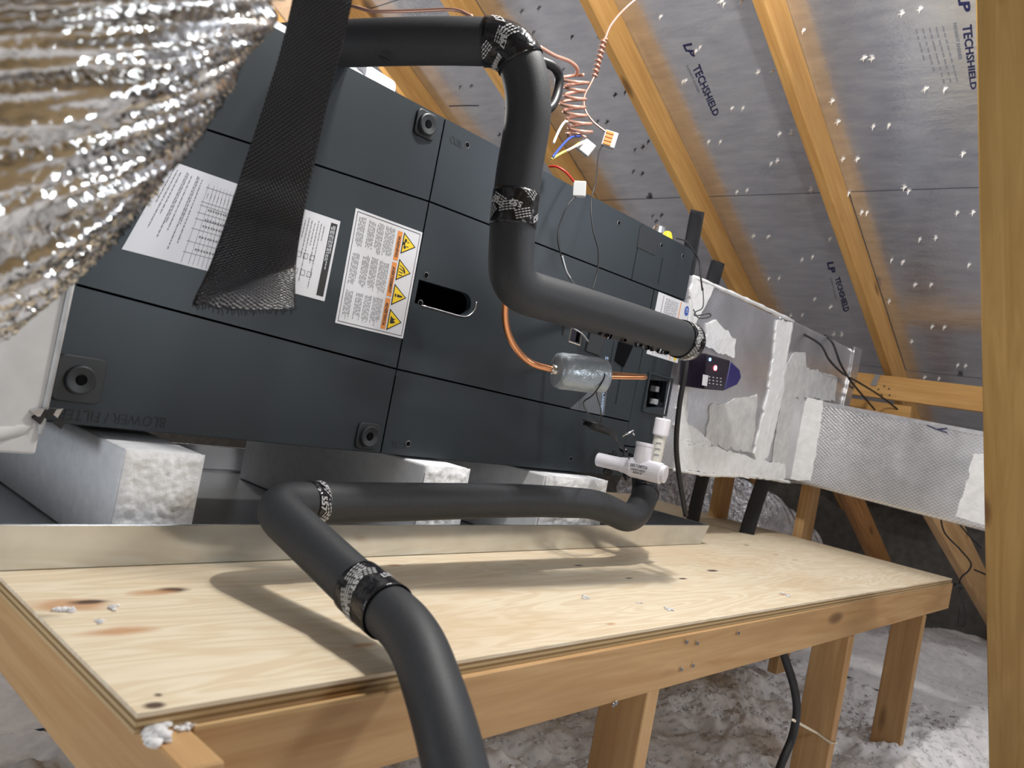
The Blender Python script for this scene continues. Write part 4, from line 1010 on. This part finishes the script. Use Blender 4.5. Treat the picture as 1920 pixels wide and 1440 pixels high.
tw2 = thing('twisted_splice', tuple(at(1135, 75, 2.05)), 'twisted pink wire splice hanging from a staple by the rafter', 'wire splice')
hx = []
for k in range(110):
    u = k/109; c = at(1133-19*u, 72+72*u, 2.05); a = 2*math.pi*8*u; hx.append(c+.007*(math.cos(a)*R+math.sin(a)*FW))
obj('twist', MB().tube(hx, .0028, 6), 'copper_wire', tw2, smooth=True)
obj('upper_lead', MB().tube(smooth_path([at(1205, -12, 2.1), at(1170, 18, 2.1), at(1145, 48, 2.07), at(1134, 74, 2.05)], 8), .0036, 8), 'copper_wire', tw2, smooth=True)
obj('core', MB().tube([at(1133, 72, 2.05), at(1114, 146, 2.05)], .003, 8), 'copper_wire', tw2)
obj('lower_lead', MB().tube(smooth_path([at(1116, 140, 2.05), at(1106, 160, 2.04), at(1096, 180, 2.02), at(1097, 205, 2.0), at(1112, 228, 2.0), at(1137, 248, 2.0)], 8), .0024, 8), 'copper_wire', tw2, smooth=True)
def lever(label, px, py, t_, rot, m2, n=3, sz=1.0):
    c = at(px, py, t_); o = thing('lever_connector', tuple(c), label, 'wire connector', 'lever wire connectors')
    Mx = Matrix.Identity(4)
    for i in range(3): Mx[i][0] = R[i]; Mx[i][1] = -D[i]; Mx[i][2] = -FW[i]; Mx[i][3] = c[i]
    Mx = Mx @ Matrix.Rotation(rot, 4, 'Z')
    obj('housing', MB().box((-.017*sz, -.02*sz, -.009), (.017*sz, .02*sz, .009), Mx), 'lever_body', o, bev=.002)
    if m2:
        for k in range(4): obj('lever', MB().box((-.014*sz, (-.018+k*.0095)*sz, .009), (.006*sz, (-.011+k*.0095)*sz, .0125), Mx), 'lever_orange', o, bev=.001)
    return o
lever('grey splicing connector with a row of orange levers', 1143, 262, 2.0, -.3, True)
lever('plain grey splicing connector at cabinet top edge', 1086, 355, 1.76, -.05, False, sz=.85)
lever('tilted grey splicing connector below the wire coil', 1098, 276, 1.9, .9, False, sz=.95)
wire('staple_wire', 'short dark wire stub above the cabinet against rafter', [(((842, 199, 2.6), (870, 198, 2.6), (898, 198, 2.6)), .002, 'black_wire')])
# wires draped over the plenum and beam
wire('draped_cable', 'two black cables draped down plenum face over the branch duct', [
    (((1478, 599, 2.95), (1500, 622, 2.93), (1538, 646, 2.93), (1555, 675, 2.95), (1580, 700, 3.05), (1610, 717, 3.3), (1650, 742, 3.6), (1690, 773, 3.7)), .0042, 'black_wire'),
    (((1546, 628, 3.1), (1562, 645, 3.08), (1575, 680, 3.1), (1592, 710, 3.2), (1612, 735, 3.4), (1640, 768, 3.6)), .0042, 'black_wire')])
wire('dangling_wire', 'thin dark wires looping down the diagonal timber to a tied end', [
    (((1763, 970, 2.88), (1772, 1000, 2.88), (1800, 1030, 2.88), (1820, 1055, 2.88), (1816, 1070, 2.88), (1803, 1082, 2.88), (1797, 1098, 2.88)), .003, 'black_wire'),
    (((1795, 978, 2.88), (1815, 1002, 2.88), (1840, 1028, 2.88)), .003, 'black_wire'),
    (((1797, 1098, 2.88), (1808, 1140, 2.86), (1811, 1165, 2.86), (1803, 1180, 2.86), (1797, 1168, 2.86), (1800, 1145, 2.86), (1805, 1125, 2.87), (1796, 1096, 2.88)), .0022, 'black_wire'),
    (((1790, 1096, 2.88), (1800, 1099, 2.88), (1804, 1105, 2.88)), .006, 'black_wire'),
    (((1826, 1068, 2.88), (1850, 1078, 2.85)), .003, 'black_wire')])
# cable hanging under the platform
hc_ = wire('hanging_cable', 'thick black cable hanging below the platform beside a leg', [(((1462, 1205, 1.78), (1474, 1240, 1.78), (1488, 1285, 1.78), (1494, 1330, 1.78), (1486, 1380, 1.78), (1466, 1430, 1.76), (1440, 1500, 1.74)), .0095, 'black_wire')], 'cable')
zt_ = thing('zip_tie', tuple(at(1500, 1355, 1.78)), 'pale zip tie strapping the hanging cable to the platform leg', 'zip tie')
P = [at(1486, 1349, 1.76), U(1530, 1371, .665)+np.array((-.002, 0, 0)), np.array((2.208, .66, U(1530, 1371, .665)[2]-.03)), np.array((2.210, .756, U(1530, 1371, .665)[2]-.03)), np.array((2.160, .758, U(1530, 1371, .665)[2]+.01))]
P = [np.array(p) for p in (at(1487, 1350, 1.755), (2.163, .70, -.375), (2.1635, .662, -.385), (2.2065, .662, -.392), (2.2065, .758, -.385), (2.163, .758, -.37), at(1489, 1352, 1.79))]
obj('strap', MB().tube(P, .0032, 8), 'zip_tie', zt_)

# ================================================================== TOP OF CABINET: bag and roll, yellow cap
def bagfn(u, v):
    x = .55+.36*u; y = 1.225+.17*v
    h = .060*math.sin(math.pi*min(1, u*1.1+.02))**.6*math.sin(math.pi*v)**.5*(1-.55*u)
    return (x, y, ZT+.002+max(0, h+noise.fractal(Vector((x*30, y*30, 1)), .8, 2, 3)*.008))
tag(obj('plastic_bag', MB().grid(bagfn, 44, 24), 'plastic_bag', smooth=True), 'crumpled translucent plastic bag on top of the air handler', 'bag')
ra, rb2 = U(700, 158, 1.25), U(735, 155, 1.27); ra[2] = rb2[2] = ZT+.021
tag(obj('paper_roll', MB().lathe((.855, 1.26, ZT+.021), (1, .15, 0), [(-.05, .0205), (.028, .021), (.028, .019), (.0, .019)], 26), 'pvc'), 'small white rolled tube at the end of the plastic bag', 'roll')
yc = U(1250, 447, 1.26)
yl = thing('yellow_cap', tuple(yc), 'bright yellow capped valve with thin lead on the cabinet top', 'cap')
yc[2] = ZT+.004
obj('cap', MB().lathe((yc[0], 1.26, ZT), (0, 0, 1), [(0, .018), (.022, .016), (.036, .010), (.038, .006)], 18), 'yellow_cap', yl, smooth=False)
obj('valve_body', MB().lathe((yc[0], 1.29, ZT), (0, 0, 1), [(0, .026), (.03, .026), (.05, .018), (.06, .006)], 18), 'galvanized', yl, smooth=False)
obj('lead', MB().tube(smooth_path([at(1268, 446, 2.2), at(1285, 452, 2.2), at(1300, 470, 2.2), at(1311, 490, 2.2), at(1314, 520, 2.19), at(1317, 545, 2.19)], 8), .0025, 8), 'black_wire', yl, smooth=True)
# black hanger straps behind the plenum
def strap(label, a, b, wid, t0, t1, par=None):
    p, q_ = at(*a, t0), at(*b, t1); d = (q_-p)/np.linalg.norm(q_-p); s_ = np.cross(d, FW); s_ /= np.linalg.norm(s_)
    mb = MB().grid(lambda u, v: p+(q_-p)*u+s_*(v-.5)*wid+FW*.01*math.sin(u*2.5), 12, 4, uv=True)
    o = obj('hanger_strap', mb, 'webbing', smooth=True); so = o.modifiers.new('thickness', 'SOLIDIFY'); so.thickness = .002
    return tag(o, label, 'strap', 'black hanger straps')
strap('black strap behind the cabinet corner under a rafter', (1308, 395), (1288, 520), .05, 2.75, 2.65)
strap('black strap ending on top of silver plenum under a rafter', (1347, 490), (1326, 570), .05, 2.85, 2.75)
strap('black strap under the plenum beside the control cable', (1322, 880), (1298, 985), .045, 2.75, 2.75)
strap('black strap under the plenum between the two stub posts', (1436, 890), (1398, 1010), .055, 2.9, 2.9)
# crinkled flex duct in the gap behind the platform
def flex_fn(u, v):
    c = at(1235+250*u, 935+75*u+35*u*u, 3.95); a = 2*math.pi*v
    r_ = .23*(1-.25*max(0, u-.7)/.3*1.0)+.006*math.sin(u*90)+.012*noise.fractal(Vector((u*16, math.cos(a)*3, math.sin(a)*3)), .7, 2, 3)
    return c+r_*(math.cos(a)*np.array((.6, -.7, 0))+math.sin(a)*np.array((0, 0, 1)))
tag(obj('flex_duct', MB().grid(flex_fn, 90, 48), 'far_foil', smooth=True), 'crinkled silver flex duct lying in the gap beyond the platform', 'duct')

# ================================================================== FOREGROUND FLEX DUCT AND BLACK STRAP
fpath = smooth_path([at(-760, 560, .60), at(-420, 330, .58), at(-215, 145, .56), at(55, -180, .58), at(225, -430, .62), at(420, -760, .72)], 20)
FA = np.array(fpath); Fq = frames(fpath); NF = len(fpath)
def jk(u, v):
    z = u*(NF-1); i = min(int(z), NF-2); c = FA[i]+(FA[i+1]-FA[i])*(z-i); f = Fq[i]
    a = 2*math.pi*v; ph = a-u*JT
    r_ = .178
    s1 = noise.fractal(Vector((math.cos(ph)*5.0, math.sin(ph)*5.0, u*2.0)), .7, 2, 4)
    s2 = noise.fractal(Vector((math.cos(ph)*17, math.sin(ph)*17, u*4+7)), .7, 2, 3)
    s3 = noise.fractal(Vector((math.cos(a)*22, math.sin(a)*22, u*34+3)), .7, 2, 2)
    r_ += -.030*abs(s1)+.005*s2+.0006*s3
    return c+r_*(math.cos(a)*f[0]+math.sin(a)*f[1])
JT = 6.0
mbj = MB().grid(jk, 260, 420)
mbj.uv = [(i/259, j/419-i/259*JT/6.283) for i in range(260) for j in range(420)]
tag(obj('flex_duct', mbj, 'duct_jacket', smooth=True), 'big wrinkled shiny foil flex duct hanging close before the cabinet', 'duct')
spts = smooth_path([at(625, -160, .80), at(604, 0, .84), at(560, 180, .89), at(510, 370, .94), at(484, 480, .955), at(466, 574, .935)], 14)
SN = len(spts); SA = np.array(spts)
def sfn(u, v):
    z = u*(SN-1); i = min(int(z), SN-2); c = SA[i]+(SA[i+1]-SA[i])*(z-i); d = (SA[min(i+1, SN-1)]-SA[i]); d /= np.linalg.norm(d)
    s_ = np.cross(d, FW); s_ /= np.linalg.norm(s_); s_ = -s_ if s_@R < 0 else s_
    wd = .058+.024*u; bulge = .004*math.cos((v-.5)*3)
    end = (.012*(v-.5)*-1+.004*noise.noise(Vector((v*14, 0, 0)))+.006*math.sin(v*3.1)) if u > .96 else 0
    sh = .012*u*(v-.5)
    return c+s_*(v-.5)*wd-FW*(bulge+.004*(max(0, u-.74)/.26)**1.4+.10*(v-.5)*-1*(max(0, u-.35)/.65)**1.2+.004*math.sin(u*14+v*3)*u)+d*end*(u-.96)/.04
bs = thing('webbing_strap', tuple(SA[-1]), 'black woven strap dangling in front of the white labels', 'strap')
o = obj('strap_web', MB().grid(sfn, 220, 40, uv=True), 'webbing', bs, smooth=True); so = o.modifiers.new('thickness', 'SOLIDIFY'); so.thickness = .0022
mb = MB()
for k in range(34):
    p = np.array(sfn(1, k/33)); q_ = p+D*random.uniform(.002, .008)+R*random.uniform(-.002, .002); mb.tube([p, (p+q_)/2+R*.0008, q_], .0007, 5)
obj('frayed_end', mb, 'webbing', bs)
